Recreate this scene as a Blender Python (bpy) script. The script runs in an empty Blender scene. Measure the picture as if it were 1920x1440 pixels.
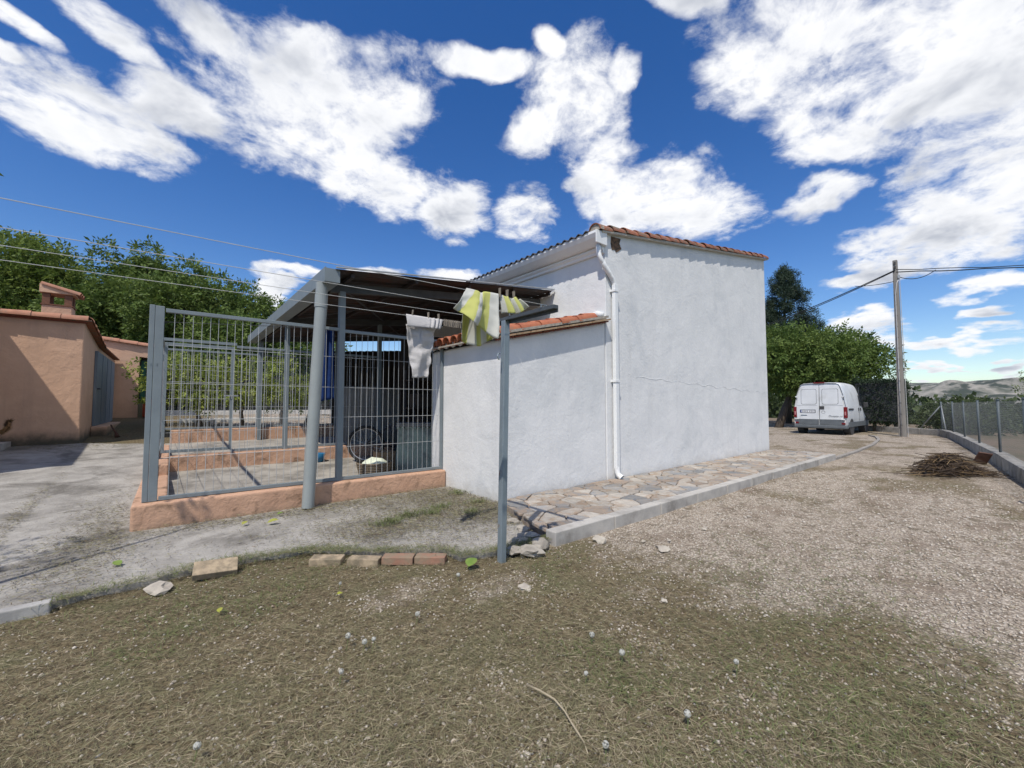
import bpy, bmesh, math, random
import numpy as np
from mathutils import Vector, Matrix
R = math.radians
random.seed(11); rng = np.random.default_rng(11)
scene = bpy.context.scene
COL = scene.collection

# ------------------------------------------------------------------ camera
# house frame: X runs along the white front wall, Y runs away from the yard, Z up (metres)
HEAD = 50.6
cam = bpy.data.cameras.new('camera'); camo = bpy.data.objects.new('camera', cam); COL.objects.link(camo)
camo.location = (0, 0, 1.45)
camo.rotation_euler = (R(90 + 2.81), 0, R(HEAD - 90))
cam.sensor_width = 36; cam.lens = 36 * 775 / 1920
cam.clip_start = .05; cam.clip_end = 20000
scene.camera = camo

# ------------------------------------------------------------------ sun, sky
SUN_EL, SUN_AZ = 57, 33            # azimuth measured from -X towards -Y
sd = Vector((-math.cos(R(SUN_AZ)) * math.cos(R(SUN_EL)), -math.sin(R(SUN_AZ)) * math.cos(R(SUN_EL)), math.sin(R(SUN_EL))))
sun = bpy.data.lights.new('sun', 'SUN'); suno = bpy.data.objects.new('sun', sun); COL.objects.link(suno)
sun.energy = 4.1; sun.angle = R(.7); sun.color = (1, .94, .85)
suno.rotation_euler = sd.to_track_quat('Z', 'Y').to_euler(); suno.location = (-20, -20, 40)

world = bpy.data.worlds.new('World'); scene.world = world; world.use_nodes = True
wn, wl = world.node_tree.nodes, world.node_tree.links
wn.clear()
def wnode(t, **k):
    n = wn.new(t)
    for a, b in k.items(): setattr(n, a, b)
    return n
def wmath(op, a, b=None, c=None, clamp=False):
    n = wnode('ShaderNodeMath', operation=op, use_clamp=clamp)
    for i, s in enumerate((a, b, c)):
        if s is None: continue
        if isinstance(s, (int, float)): n.inputs[i].default_value = s
        else: wl.new(s, n.inputs[i])
    return n.outputs[0]
def wvec(op, a, b=None):
    n = wnode('ShaderNodeVectorMath', operation=op)
    for i, s in enumerate((a, b)):
        if s is None: continue
        if isinstance(s, tuple): n.inputs[i].default_value = s
        else: wl.new(s, n.inputs[i])
    return n
sky = wnode('ShaderNodeTexSky', sky_type='NISHITA', sun_disc=False)
sky.sun_elevation = R(SUN_EL); sky.sun_rotation = math.atan2(sd.x, sd.y)
sky.altitude = 400; sky.air_density = 1.0; sky.dust_density = .15; sky.ozone_density = 1.2
hs = wnode('ShaderNodeHueSaturation'); hs.inputs['Saturation'].default_value = 1.38; hs.inputs['Hue'].default_value = .512; hs.inputs['Value'].default_value = 1.0
wl.new(sky.outputs[0], hs.inputs['Color'])
bg = wnode('ShaderNodeBackground'); bg.inputs[1].default_value = .13
wl.new(hs.outputs[0], bg.inputs[0])
tc = wnode('ShaderNodeTexCoord'); D = tc.outputs['Generated']
sep = wnode('ShaderNodeSeparateXYZ'); wl.new(D, sep.inputs[0])
CLOUDS = [   # each cloud bank: the two vectors of its ellipse on the sky sphere
(6.01,1.42,-1.51,-2.96,6.38,-13.46),
(4.43,-0.2,-1.31,0.11,4.33,-6.43),
(10.31,1.55,-2.45,-1.3,13.25,-22.86),
(6.21,-0.68,-2.86,-2.29,6.73,-10.29),
(11.59,-4.18,2.25,10.78,8.98,-14.26),
(8.08,-3.41,0.12,4.08,4.97,-8.48),
(9.75,-5.94,0.08,4.58,5.57,-15.08),
(10.23,-8.81,-0.02,3.9,4.75,-13.21),
(6.33,-7.93,0.77,3.8,3.63,-7),
(16.46,-29.65,10.88,14.07,7.27,-16.51),
(5.23,-10.19,5.85,15.89,2.28,-18.2),
(9.5,-9.74,-2.46,2.48,5.73,-9.48),
(2.98,-5.75,0.4,3.69,3.04,-10.29),
(5.8,-8.14,-0.13,2.61,3.18,-8.49),
(-2.7,-18.93,16.41,19.64,-9.95,-12.19),
(8.88,-4.48,-1.61,9.73,18.93,-24.54),
(1.09,-4.34,-0.77,3.25,5.78,-6.27),
(3.53,-9.18,-0.24,5.49,6.68,-10.28),
(2.49,-8.27,-1.5,4.94,9.75,-12.94),
(0.31,-7.54,-0.28,3.36,4.09,-6.28),
(-0.29,-7.21,1.75,3.37,-3.51,-10.41),
(2.81,-15.46,1.62,9.84,4.53,-26.36),
(1.19,-12.74,1.14,5.48,1.21,-19.45),
(0.15,-19.8,0.37,8.07,3.89,-42.7),
(2.05,-14.31,1.79,7.61,-1.35,-31.54),
(12.16,4.35,-4.65,-12.76,15.13,-24.76),
(11.6,3.39,-5.23,-10.95,17.48,-23.02),
(23.36,10.07,-8.69,-40.46,27.83,-58.59),
(44.86,14.03,-7.46,-1.25,28.01,-50.55),
(1.03,-11.14,-0.11,6.56,4.42,-64.52),
(3.43,-20.64,0.7,6.76,1.81,-46.31),
(0.54,-33.02,1.77,13,-4.2,-90.3),
(1.84,-22.81,0.03,7.44,-1.15,-123.59),
(0.14,-31.5,0.57,5.26,-6.39,-92.99),
(2.18,-10.12,0.83,4.29,-1.97,-32.43),
(22.84,-3.96,0.56,4.41,5.37,-25.61),
(15.55,-2.83,-0.83,5.2,13.21,-49.27),
(10.73,-6.53,0.09,7.15,8.7,-36.22),
(14.02,-4.96,-0.98,6.6,16.29,-59.17),
(8.45,-7.69,-4.19,10.75,27.81,-24.31),
]
r_ = random.Random(4)
for k in range(14):                # the same kind of broken cloud over the rest of the sky
    az, el = r_.uniform(160, 300) - 0, r_.uniform(12, 75)
    if k % 2: az = r_.uniform(-90, -10)
    c = Vector((math.cos(R(az + 0)) * math.cos(R(el)), math.sin(R(az)) * math.cos(R(el)), math.sin(R(el))))
    e1 = c.cross(Vector((0, 0, 1))).normalized(); e2 = c.cross(e1)
    ra, rb = r_.uniform(.2, .42), r_.uniform(.1, .2)
    CLOUDS.append(tuple(e1 / ra) + tuple(e2 / rb))
zz = wmath('ADD', wmath('MAXIMUM', sep.outputs[2], 0), .22)
pl = wvec('DIVIDE', D, None); cz = wnode('ShaderNodeCombineXYZ')
for i in range(3): wl.new(zz, cz.inputs[i])
wl.new(cz.outputs[0], pl.inputs[1])
def wnoise(vec, scale, detail, rough=.55, dist=0.0):
    n = wnode('ShaderNodeTexNoise'); n.inputs['Scale'].default_value = scale; n.inputs['Detail'].default_value = detail
    n.inputs['Roughness'].default_value = rough; n.inputs['Distortion'].default_value = dist
    wl.new(vec, n.inputs['Vector']); return n
warp = wnoise(pl.outputs[0], 3.2, 3)
wv = wvec('SUBTRACT', warp.outputs['Color'], (.5, .5, .5))
ws = wvec('SCALE', wv.outputs[0]); ws.inputs[3].default_value = .12
dw = wvec('ADD', D, ws.outputs[0]).outputs[0]
field = None
for t in CLOUDS:
    a = wvec('DOT_PRODUCT', dw, t[:3]).outputs['Value']; b = wvec('DOT_PRODUCT', dw, t[3:]).outputs['Value']
    q = wmath('MULTIPLY_ADD', a, a, wmath('MULTIPLY', b, b))
    m = wmath('SUBTRACT', 1.0, q)
    field = m if field is None else wmath('SMOOTH_MAX', field, m, .12)
field = wmath('MINIMUM', wmath('MULTIPLY', wmath('MAXIMUM', field, -1.0), 1.2), 1.0)
n1 = wnoise(pl.outputs[0], 5.2, 9, .66, .25).outputs['Fac']
n2 = wnoise(pl.outputs[0], 2.3, 3, .5).outputs['Fac']
n4 = wnoise(pl.outputs[0], 15.0, 5, .6, .6).outputs['Fac']
dens = wmath('ADD', wmath('ADD', field, wmath('MULTIPLY_ADD', n1, 3.6, -1.72)), wmath('MULTIPLY_ADD', n4, 1.25, -.65))
alpha = wnode('ShaderNodeMapRange', interpolation_type='SMOOTHSTEP')
wl.new(dens, alpha.inputs[0]); alpha.inputs[1].default_value = -.14; alpha.inputs[2].default_value = 1.1
up = wnode('ShaderNodeMapRange'); wl.new(sep.outputs[2], up.inputs[0]); up.inputs[1].default_value = 0.0; up.inputs[2].default_value = .03
al = wmath('MULTIPLY', alpha.outputs[0], up.outputs[0])
cr = wnode('ShaderNodeValToRGB'); ce = cr.color_ramp
ce.elements[0].position = .20; ce.elements[0].color = (.98, .985, 1.0, 1)
ce.elements[1].position = .95; ce.elements[1].color = (.50, .53, .60, 1)
e = ce.elements.new(.50); e.color = (.86, .875, .91, 1)
off = wvec('ADD', pl.outputs[0], tuple(sd * .055))
n3 = wnoise(off.outputs[0], 5.2, 4, .58, .25).outputs['Fac']            # thickness a little way towards the sun: lit tops, grey bases
shade = wmath('ADD', wmath('MULTIPLY_ADD', n2, 1.5, wmath('MULTIPLY_ADD', dens, .19, -.55)), wmath('MULTIPLY', wmath('SUBTRACT', n3, .5), 1.9))
wl.new(shade, cr.inputs[0])
bg2 = wnode('ShaderNodeBackground'); bg2.inputs[1].default_value = 1.0
wl.new(cr.outputs[0], bg2.inputs[0])
mx = wnode('ShaderNodeMixShader'); wl.new(al, mx.inputs[0]); wl.new(bg.outputs[0], mx.inputs[1]); wl.new(bg2.outputs[0], mx.inputs[2])
wo = wnode('ShaderNodeOutputWorld'); wl.new(mx.outputs[0], wo.inputs[0])

world.cycles.sampling_method = 'MANUAL'; world.cycles.sample_map_resolution = 512
vs = scene.view_settings
vs.view_transform = 'Standard'; vs.look = 'None'; vs.exposure = 0.1; vs.gamma = 1; vs.use_curve_mapping = False
scene.render.engine = 'CYCLES'
scene.cycles.use_denoising = True
scene.cycles.max_bounces = 5; scene.cycles.diffuse_bounces = 3; scene.cycles.volume_bounces = 0; scene.cycles.transparent_max_bounces = 8

# ------------------------------------------------------------------ materials
MATS = {}
def M(name, c1, c2=None, scale=6, rough=.8, bump=0., bscale=40, metal=0, stain=None, sscale=1.2, sth=.55, swid=.12,
      detail=6, rnd=0., trans=0., spec=.35, stretch=None, bump2=0., b2scale=4., dist=0., foot=None, streak=None):
    if name in MATS: return MATS[name]
    m = bpy.data.materials.new(name); m.use_nodes = True; MATS[name] = m
    nt = m.node_tree; N, Lk = nt.nodes, nt.links
    bs = N['Principled BSDF']
    bs.inputs['Roughness'].default_value = rough; bs.inputs['Metallic'].default_value = metal
    bs.inputs['Specular IOR Level'].default_value = spec
    geo = N.new('ShaderNodeNewGeometry'); vec = geo.outputs['Position']
    if stretch:
        mp = N.new('ShaderNodeMapping'); mp.inputs['Scale'].default_value = stretch; Lk.new(vec, mp.inputs[0]); vec = mp.outputs[0]
    def noise(sc, det=detail, ro=.6, di=0.):
        n = N.new('ShaderNodeTexNoise'); n.inputs['Scale'].default_value = sc; n.inputs['Detail'].default_value = det
        n.inputs['Roughness'].default_value = ro; n.inputs['Distortion'].default_value = di; Lk.new(vec, n.inputs['Vector']); return n.outputs['Fac']
    def mix(f, a, b):
        x = N.new('ShaderNodeMix'); x.data_type = 'RGBA'
        for s, v in ((x.inputs[0], f), (x.inputs[6], a), (x.inputs[7], b)):
            if isinstance(v, (int, float)): s.default_value = v
            elif isinstance(v, tuple): s.default_value = v + (1,)
            else: Lk.new(v, s)
        return x.outputs[2]
    def ramp(f, a, b):
        x = N.new('ShaderNodeMapRange'); x.interpolation_type = 'SMOOTHSTEP'; Lk.new(f, x.inputs[0]); x.inputs[1].default_value = a; x.inputs[2].default_value = b
        return x.outputs[0]
    col = c1
    if c2 is not None: col = mix(ramp(noise(scale, di=dist), .32, .68), c1, c2)
    if stain is not None: col = mix(ramp(noise(sscale, 8, .65, dist), sth - swid, sth + swid), col, stain)
    if streak:                                  # rain-washed streaks, drawn out vertically
        mp2 = N.new('ShaderNodeMapping'); mp2.inputs['Scale'].default_value = (4.5, 4.5, .22); Lk.new(geo.outputs['Position'], mp2.inputs[0])
        ns_ = N.new('ShaderNodeTexNoise'); ns_.inputs['Scale'].default_value = 1.0; ns_.inputs['Detail'].default_value = 7; ns_.inputs['Roughness'].default_value = .65; Lk.new(mp2.outputs[0], ns_.inputs['Vector'])
        fm = N.new('ShaderNodeMath'); fm.operation = 'MULTIPLY'; Lk.new(ramp(ns_.outputs['Fac'], .52, .72), fm.inputs[0]); fm.inputs[1].default_value = streak[1]
        col = mix(fm.outputs[0], col, streak[0])
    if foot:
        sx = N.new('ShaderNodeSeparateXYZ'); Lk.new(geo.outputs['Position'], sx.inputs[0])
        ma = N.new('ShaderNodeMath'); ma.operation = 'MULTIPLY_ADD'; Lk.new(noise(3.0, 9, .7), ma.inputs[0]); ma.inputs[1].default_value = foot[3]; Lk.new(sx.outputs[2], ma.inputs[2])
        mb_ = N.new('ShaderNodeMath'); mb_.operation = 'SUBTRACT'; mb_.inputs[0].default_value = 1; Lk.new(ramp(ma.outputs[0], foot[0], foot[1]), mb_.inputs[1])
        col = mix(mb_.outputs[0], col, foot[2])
    if rnd:
        oi = N.new('ShaderNodeObjectInfo'); h = N.new('ShaderNodeHueSaturation')
        mr = N.new('ShaderNodeMapRange'); Lk.new(oi.outputs['Random'], mr.inputs[0]); mr.inputs[3].default_value = 1 - rnd; mr.inputs[4].default_value = 1 + rnd
        Lk.new(mr.outputs[0], h.inputs['Value'])
        if isinstance(col, tuple): h.inputs['Color'].default_value = col + (1,)
        else: Lk.new(col, h.inputs['Color'])
        col = h.outputs[0]
    if isinstance(col, tuple): bs.inputs['Base Color'].default_value = col + (1,)
    else: Lk.new(col, bs.inputs['Base Color'])
    nrm = None
    for st, sc, dd in ((bump2, b2scale, .03), (bump, bscale, .01)):
        if st:
            b = N.new('ShaderNodeBump'); b.inputs['Strength'].default_value = st; b.inputs['Distance'].default_value = dd
            Lk.new(noise(sc, 5, .6, .4), b.inputs['Height'])
            if nrm is not None: Lk.new(nrm, b.inputs['Normal'])
            nrm = b.outputs[0]
    if nrm is not None: Lk.new(nrm, bs.inputs['Normal'])
    if trans:
        tr = N.new('ShaderNodeBsdfTranslucent'); sh = N.new('ShaderNodeMixShader'); sh.inputs[0].default_value = trans
        if isinstance(col, tuple): tr.inputs[0].default_value = col + (1,)
        else: Lk.new(col, tr.inputs[0])
        Lk.new(bs.outputs[0], sh.inputs[1]); Lk.new(tr.outputs[0], sh.inputs[2]); Lk.new(sh.outputs[0], N['Material Output'].inputs[0])
    return m

# ------------------------------------------------------------------ mesh helpers
ORG = {}
def org(o): return ORG.get(o.name, Vector((0, 0, 0))) if o else Vector((0, 0, 0))
def tag(o, label=None, cat=None, group=None, kind=None):
    if label: o['label'] = label
    if cat: o['category'] = cat
    if group: o['group'] = group
    if kind: o['kind'] = kind
    return o
def thing(name, loc, label, cat, group=None):
    o = bpy.data.objects.new(name, None); COL.objects.link(o); o.location = loc; o.empty_display_size = .2
    ORG[o.name] = Vector(loc); return tag(o, label, cat, group)
class MB:
    def __init__(s): s.v = []; s.f = []
    def add(s, vs, fs):
        n = len(s.v); s.v += [tuple(p) for p in vs]; s.f += [tuple(i + n for i in q) for q in fs]; return s
    def box(s, x0, x1, y0, y1, z0, z1):
        return s.add([(x0, y0, z0), (x1, y0, z0), (x1, y1, z0), (x0, y1, z0), (x0, y0, z1), (x1, y0, z1), (x1, y1, z1), (x0, y1, z1)],
                     [(0, 3, 2, 1), (4, 5, 6, 7), (0, 1, 5, 4), (1, 2, 6, 5), (2, 3, 7, 6), (3, 0, 4, 7)])
    def beam(s, a, b, w, h, up=(0, 0, 1)):
        a, b = Vector(a), Vector(b); d = (b - a).normalized(); u = Vector(up)
        if abs(d.dot(u)) > .99: u = Vector((0, 1, 0))
        r = d.cross(u).normalized(); u = r.cross(d)
        r *= w / 2; u *= h / 2
        return s.add([a - r - u, a + r - u, a + r + u, a - r + u, b - r - u, b + r - u, b + r + u, b - r + u],
                     [(0, 3, 2, 1), (4, 5, 6, 7), (0, 1, 5, 4), (1, 2, 6, 5), (2, 3, 7, 6), (3, 0, 4, 7)][::1])
    def tube(s, pts, r, n=8, cap=True):
        pts = [Vector(p) for p in pts]; k = len(pts)
        rs = [r] * k if isinstance(r, (int, float)) else list(r)
        vs, fs = [], []; ref = None
        for i, p in enumerate(pts):
            d = (pts[min(i + 1, k - 1)] - pts[max(i - 1, 0)]).normalized()
            if ref is None: ref = d.orthogonal().normalized()
            ref = (ref - d * ref.dot(d)).normalized(); o2 = d.cross(ref)
            for j in range(n):
                a = 2 * math.pi * j / n; vs.append(p + (ref * math.cos(a) + o2 * math.sin(a)) * rs[i])
        for i in range(k - 1):
            for j in range(n): fs.append((i * n + j, i * n + (j + 1) % n, (i + 1) * n + (j + 1) % n, (i + 1) * n + j))
        if cap: fs += [tuple(range(n))[::-1], tuple(range((k - 1) * n, k * n))]
        return s.add(vs, fs)
    def prism(s, poly, z0, z1, m=None):     # poly (x,y) counter-clockwise
        n = len(poly); f = m or (lambda p: p)
        vs = [f((x, y, z0)) for x, y in poly] + [f((x, y, z1)) for x, y in poly]
        return s.add(vs, [tuple(range(n))[::-1], tuple(range(n, 2 * n))] + [(i, (i + 1) % n, n + (i + 1) % n, n + i) for i in range(n)])
    def ring(s, c, axis, R0, r, n=28, m=8):  # torus
        ax = Vector(axis).normalized(); u = ax.orthogonal().normalized(); w = ax.cross(u); c = Vector(c)
        vs, fs = [], []
        for i in range(n):
            a = 2 * math.pi * i / n; d = u * math.cos(a) + w * math.sin(a)
            for j in range(m):
                b = 2 * math.pi * j / m; vs.append(c + d * (R0 + r * math.cos(b)) + ax * r * math.sin(b))
        for i in range(n):
            for j in range(m): fs.append((i * m + j, ((i + 1) % n) * m + j, ((i + 1) % n) * m + (j + 1) % m, i * m + (j + 1) % m))
        return s.add(vs, fs)
    def lathe(s, c, prof, n=20):             # prof (r, z)
        c = Vector(c); vs, fs = [], []
        for r, z in prof:
            for j in range(n):
                a = 2 * math.pi * j / n; vs.append(c + Vector((r * math.cos(a), r * math.sin(a), z)))
        for i in range(len(prof) - 1):
            for j in range(n): fs.append((i * n + j, i * n + (j + 1) % n, (i + 1) * n + (j + 1) % n, (i + 1) * n + j))
        return s.add(vs, fs)
    def mesh(s, name):
        me = bpy.data.meshes.new(name); me.from_pydata(s.v, [], s.f); me.validate(); me.update(); return me
    def build(s, name, mat, parent=None, smooth=False, bevel=0, seg=2):
        o_ = org(parent)
        if o_.length: s.v = [tuple(Vector(p) - o_) for p in s.v]
        me = s.mesh(name); me.materials.append(mat)
        bm = bmesh.new(); bm.from_mesh(me); bmesh.ops.recalc_face_normals(bm, faces=bm.faces); bm.to_mesh(me); bm.free()
        return link(name, me, parent, smooth, bevel, seg)
def link(name, me, parent=None, smooth=False, bevel=0, seg=2, loc=None, rot=None):
    o = bpy.data.objects.new(name, me); COL.objects.link(o)
    if parent: o.parent = parent; ORG[o.name] = org(parent)
    if loc is not None: o.location = Vector(loc) - org(parent)
    if rot is not None: o.rotation_euler = rot
    if smooth:
        me.polygons.foreach_set('use_smooth', [True] * len(me.polygons))
    if bevel:
        b = o.modifiers.new('bevel', 'BEVEL'); b.width = bevel; b.segments = seg; b.limit_method = 'ANGLE'; b.angle_limit = R(40)
    return o
def np_mesh(name, V, F, mat, parent=None, smooth=False):   # V (n,3), F (m,k) arrays: fast
    me = bpy.data.meshes.new(name); V = np.asarray(V, np.float32) - np.array(org(parent), np.float32); F = np.asarray(F, np.int32)
    me.vertices.add(len(V)); me.vertices.foreach_set('co', V.ravel())
    k = F.shape[1]; me.loops.add(F.size); me.loops.foreach_set('vertex_index', F.ravel())
    me.polygons.add(len(F)); me.polygons.foreach_set('loop_start', np.arange(len(F), dtype=np.int32) * k)
    me.polygons.foreach_set('loop_total', np.full(len(F), k, np.int32))
    me.update(calc_edges=True); me.materials.append(mat)
    if smooth: me.polygons.foreach_set('use_smooth', np.ones(len(F), bool))
    o = bpy.data.objects.new(name, me); COL.objects.link(o)
    if parent: o.parent = parent; ORG[o.name] = org(parent)
    return o
def tf(*a): return None
def sstep(a, b, x):
    t = np.clip((np.asarray(x, float) - a) / (b - a), 0, 1); return t * t * (3 - 2 * t)
def vnoise(x, y, seed=0):                  # smooth value noise, numpy
    x = np.asarray(x, float); y = np.asarray(y, float)
    xi = np.floor(x).astype(np.int64); yi = np.floor(y).astype(np.int64); xf = x - xi; yf = y - yi
    def h(a, b):
        n = (a * 374761393 + b * 668265263 + seed * 974711) & 0x7fffffff
        n = ((n ^ (n >> 13)) * 1274126177) & 0x7fffffff
        return (n ^ (n >> 16)) % 10007 / 10007.
    u = xf * xf * (3 - 2 * xf); v = yf * yf * (3 - 2 * yf)
    return (h(xi, yi) * (1 - u) + h(xi + 1, yi) * u) * (1 - v) + (h(xi, yi + 1) * (1 - u) + h(xi + 1, yi + 1) * u) * v
def fbm(x, y, seed=0, oc=4):
    s = 0; a = .5; t = 0
    for k in range(oc): s = s + a * vnoise(x * 2 ** k, y * 2 ** k, seed + k); t += a; a *= .5
    return s / t
# ------------------------------------------------------------------ terrain
FA = np.array((27.5, 2.2)); N1 = np.array((.160, -.987)); N2 = np.array((.79, -.61))
def outside(x, y): return np.maximum((x - FA[0]) * N1[0] + (y - FA[1]) * N1[1], (x - FA[0]) * N2[0] + (y - FA[1]) * N2[1])
def gz(x, y):
    x = np.asarray(x, float); y = np.asarray(y, float)
    z = .068 * np.clip(y - 6.0, 0, 15.5) * (1 - sstep(4, 13, x))
    s = outside(x, y); s0 = np.clip(s, 0, None)
    z = z - .022 * np.clip(s0, 0, 18) - .075 * np.clip(s0 - 18, 0, 160) - .04 * np.clip(s0 - 178, 0, 600)
    return z
def gzf(x, y): return float(gz(x, y))
def grass_mask(x, y):
    w = (fbm(x * .8, y * .8, 3) - .5) * 1.5
    w = w + (fbm(x * 4, y * 4, 13) - .5) * 1.2
    a = 1 - sstep(2.6, 4.8, x + w + .25 * np.clip(y - 2, 0, 9))           # mown grass in front, gravel beyond
    b = sstep(.46, .66, fbm(x * .8 + 7, y * 1.3, 9, 6)) * .6 * sstep(4, 8, x)   # weedy islands in the gravel
    c = sstep(.48, .74, fbm(x * 2.6 + 3, y * 2.6, 21, 6)) * .62 * sstep(.2, 1.6, x + .3 * (4 - y)) * (.35 + .65 * sstep(.6, 1.8, y))                 # bare gravel showing through
    return np.clip(np.maximum(a * (1 - c), b), 0, 1)
def span(lo, hi, step, far_lo, far_hi, q=1.35):
    c = list(np.arange(lo, hi + 1e-6, step)); d = step
    while c[-1] < far_hi: d *= q; c.append(c[-1] + d)
    d = step
    while c[0] > far_lo: d *= q; c.insert(0, c[0] - d)
    return np.array(c)
gx = span(-6, 34, .2, -4500, 7000); gy = span(-6, 15, .2, -5000, 5000)
GX, GY = np.meshgrid(gx, gy, indexing='ij')
near = np.exp(-((GX - 6) / 14) ** 2 - ((GY - 4) / 9) ** 2)
GZ = gz(GX, GY) + (fbm(GX * 1.7, GY * 1.7, 5) - .5) * .05 * near * sstep(.6, -.3, (outside(GX, GY))) - .012
V = np.stack([GX, GY, GZ], -1).reshape(-1, 3)
nx, ny = len(gx), len(gy); I = np.arange(nx * ny).reshape(nx, ny)
F = np.stack([I[:-1, :-1], I[1:, :-1], I[1:, 1:], I[:-1, 1:]], -1).reshape(-1, 4)
def ground_material():
    m = bpy.data.materials.new('ground_earth'); m.use_nodes = True; nt = m.node_tree; N, Lk = nt.nodes, nt.links; bs = N['Principled BSDF']
    geo = N.new('ShaderNodeNewGeometry'); vec = geo.outputs['Position']
    def noise(sc, det=6, ro=.6, di=0):
        n = N.new('ShaderNodeTexNoise'); n.inputs['Scale'].default_value = sc; n.inputs['Detail'].default_value = det; n.inputs['Roughness'].default_value = ro
        n.inputs['Distortion'].default_value = di; Lk.new(vec, n.inputs['Vector']); return n.outputs['Fac']
    def rmp(f, a, b):
        x = N.new('ShaderNodeMapRange'); x.interpolation_type = 'SMOOTHSTEP'; Lk.new(f, x.inputs[0]); x.inputs[1].default_value = a; x.inputs[2].default_value = b; return x.outputs[0]
    def mix(f, a, b):
        x = N.new('ShaderNodeMix'); x.data_type = 'RGBA'
        for s, v in ((x.inputs[0], f), (x.inputs[6], a), (x.inputs[7], b)):
            if isinstance(v, (int, float)): s.default_value = v
            elif isinstance(v, tuple): s.default_value = v + (1,)
            else: Lk.new(v, s)
        return x.outputs[2]
    def mth(op, a, b):
        x = N.new('ShaderNodeMath'); x.operation = op
        for i, v in enumerate((a, b)):
            if isinstance(v, (int, float)): x.inputs[i].default_value = v
            else: Lk.new(v, x.inputs[i])
        return x.outputs[0]
    ag = N.new('ShaderNodeAttribute'); ag.attribute_name = 'grass'
    af = N.new('ShaderNodeAttribute'); af.attribute_name = 'field'
    vo = N.new('ShaderNodeTexVoronoi'); vo.inputs['Scale'].default_value = 46; Lk.new(vec, vo.inputs['Vector'])
    vc = N.new('ShaderNodeSeparateColor'); Lk.new(vo.outputs['Color'], vc.inputs[0])
    peb = mix(vc.outputs[0], (.29, .24, .185), (.60, .53, .44))
    gap = mth('MULTIPLY', rmp(vo.outputs['Distance'], .35, .62), .55)
    gravel = mix(gap, peb, (.12, .095, .075))
    gravel = mix(rmp(noise(1.1, 8), .50, .70), gravel, (.21, .165, .125))
    gravel = mix(mth('MULTIPLY', rmp(noise(4.5, 8, .72), .50, .62), .75), gravel, (.14, .115, .08))
    gr = mix(rmp(noise(30, 8, .75), .35, .65), (.075, .056, .032), (.22, .175, .105))
    gr = mix(mth('MULTIPLY', rmp(noise(2.2, 6), .48, .66), .65), gr, (.13, .125, .065))
    gf = rmp(mth('ADD', ag.outputs['Fac'], mth('MULTIPLY', mth('SUBTRACT', noise(14, 8, .7), .5), 1.6)), .2, .8)
    col = mix(gf, gravel, gr)
    fld = mix(rmp(noise(.6, 8), .4, .62), (.21, .155, .115), (.15, .125, .08))
    fld = mix(rmp(noise(.012, 6), .42, .58), fld, (.07, .085, .04))
    col = mix(af.outputs['Fac'], col, fld)
    Lk.new(col, bs.inputs['Base Color']); bs.inputs['Roughness'].default_value = .95; bs.inputs['Specular IOR Level'].default_value = .15
    b = N.new('ShaderNodeBump'); b.inputs['Strength'].default_value = .9; b.inputs['Distance'].default_value = .012; b.invert = True
    Lk.new(vo.outputs['Distance'], b.inputs['Height'])
    b2 = N.new('ShaderNodeBump'); b2.inputs['Strength'].default_value = .8; b2.inputs['Distance'].default_value = .04; Lk.new(noise(7, 8, .7), b2.inputs['Height']); Lk.new(b.outputs[0], b2.inputs['Normal'])
    Lk.new(b2.outputs[0], bs.inputs['Normal'])
    return m
ground = np_mesh('ground', V, F, ground_material(), smooth=True); tag(ground, kind='structure')
at = ground.data.attributes.new('grass', 'FLOAT', 'POINT'); at.data.foreach_set('value', grass_mask(V[:, 0], V[:, 1]).astype(np.float32))
at = ground.data.attributes.new('field', 'FLOAT', 'POINT'); at.data.foreach_set('value', sstep(.1, .8, outside(V[:, 0], V[:, 1])).astype(np.float32))

# limestone hills across the valley
hr = np.linspace(900, 6500, 150); ha = np.radians(np.linspace(-75, 75, 480))
HR, HA = np.meshgrid(hr, ha, indexing='ij')
hx, hy_ = HR * np.cos(HA), HR * np.sin(HA)
prof = sstep(1300, 4000, HR) * (1 - .25 * sstep(4300, 6300, HR))
HZ = -40 + prof * (178 + 60 * (fbm(HA * 7 + 3, HR * 0 + 1, 40) - .5)) + (fbm(hx / 380, hy_ / 380, 31, 8) - .5) * 210 * sstep(1100, 2300, HR) * (1 - .8 * sstep(3300, 4000, HR))
HZ = np.minimum(HZ, 148 + 26 * (fbm(HA * 16, HA * 0, 50) - .5) + 14 * np.exp(-((HA + R(-3.4)) / .02) ** 2))
Ih = np.arange(HR.size).reshape(HR.shape)
Fh = np.stack([Ih[:-1, :-1], Ih[1:, :-1], Ih[1:, 1:], Ih[:-1, 1:]], -1).reshape(-1, 4)
hills = np_mesh('hills', np.stack([hx, hy_, HZ], -1).reshape(-1, 3), Fh,
                M('limestone_scrub', (.32, .295, .255), (.085, .092, .07), scale=.018, detail=12, rough=.95, stain=(.04, .05, .036), sscale=.006, sth=.52, swid=.04, bump=1.0, bscale=.03, spec=.1), smooth=True)
tag(hills, kind='structure')

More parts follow.
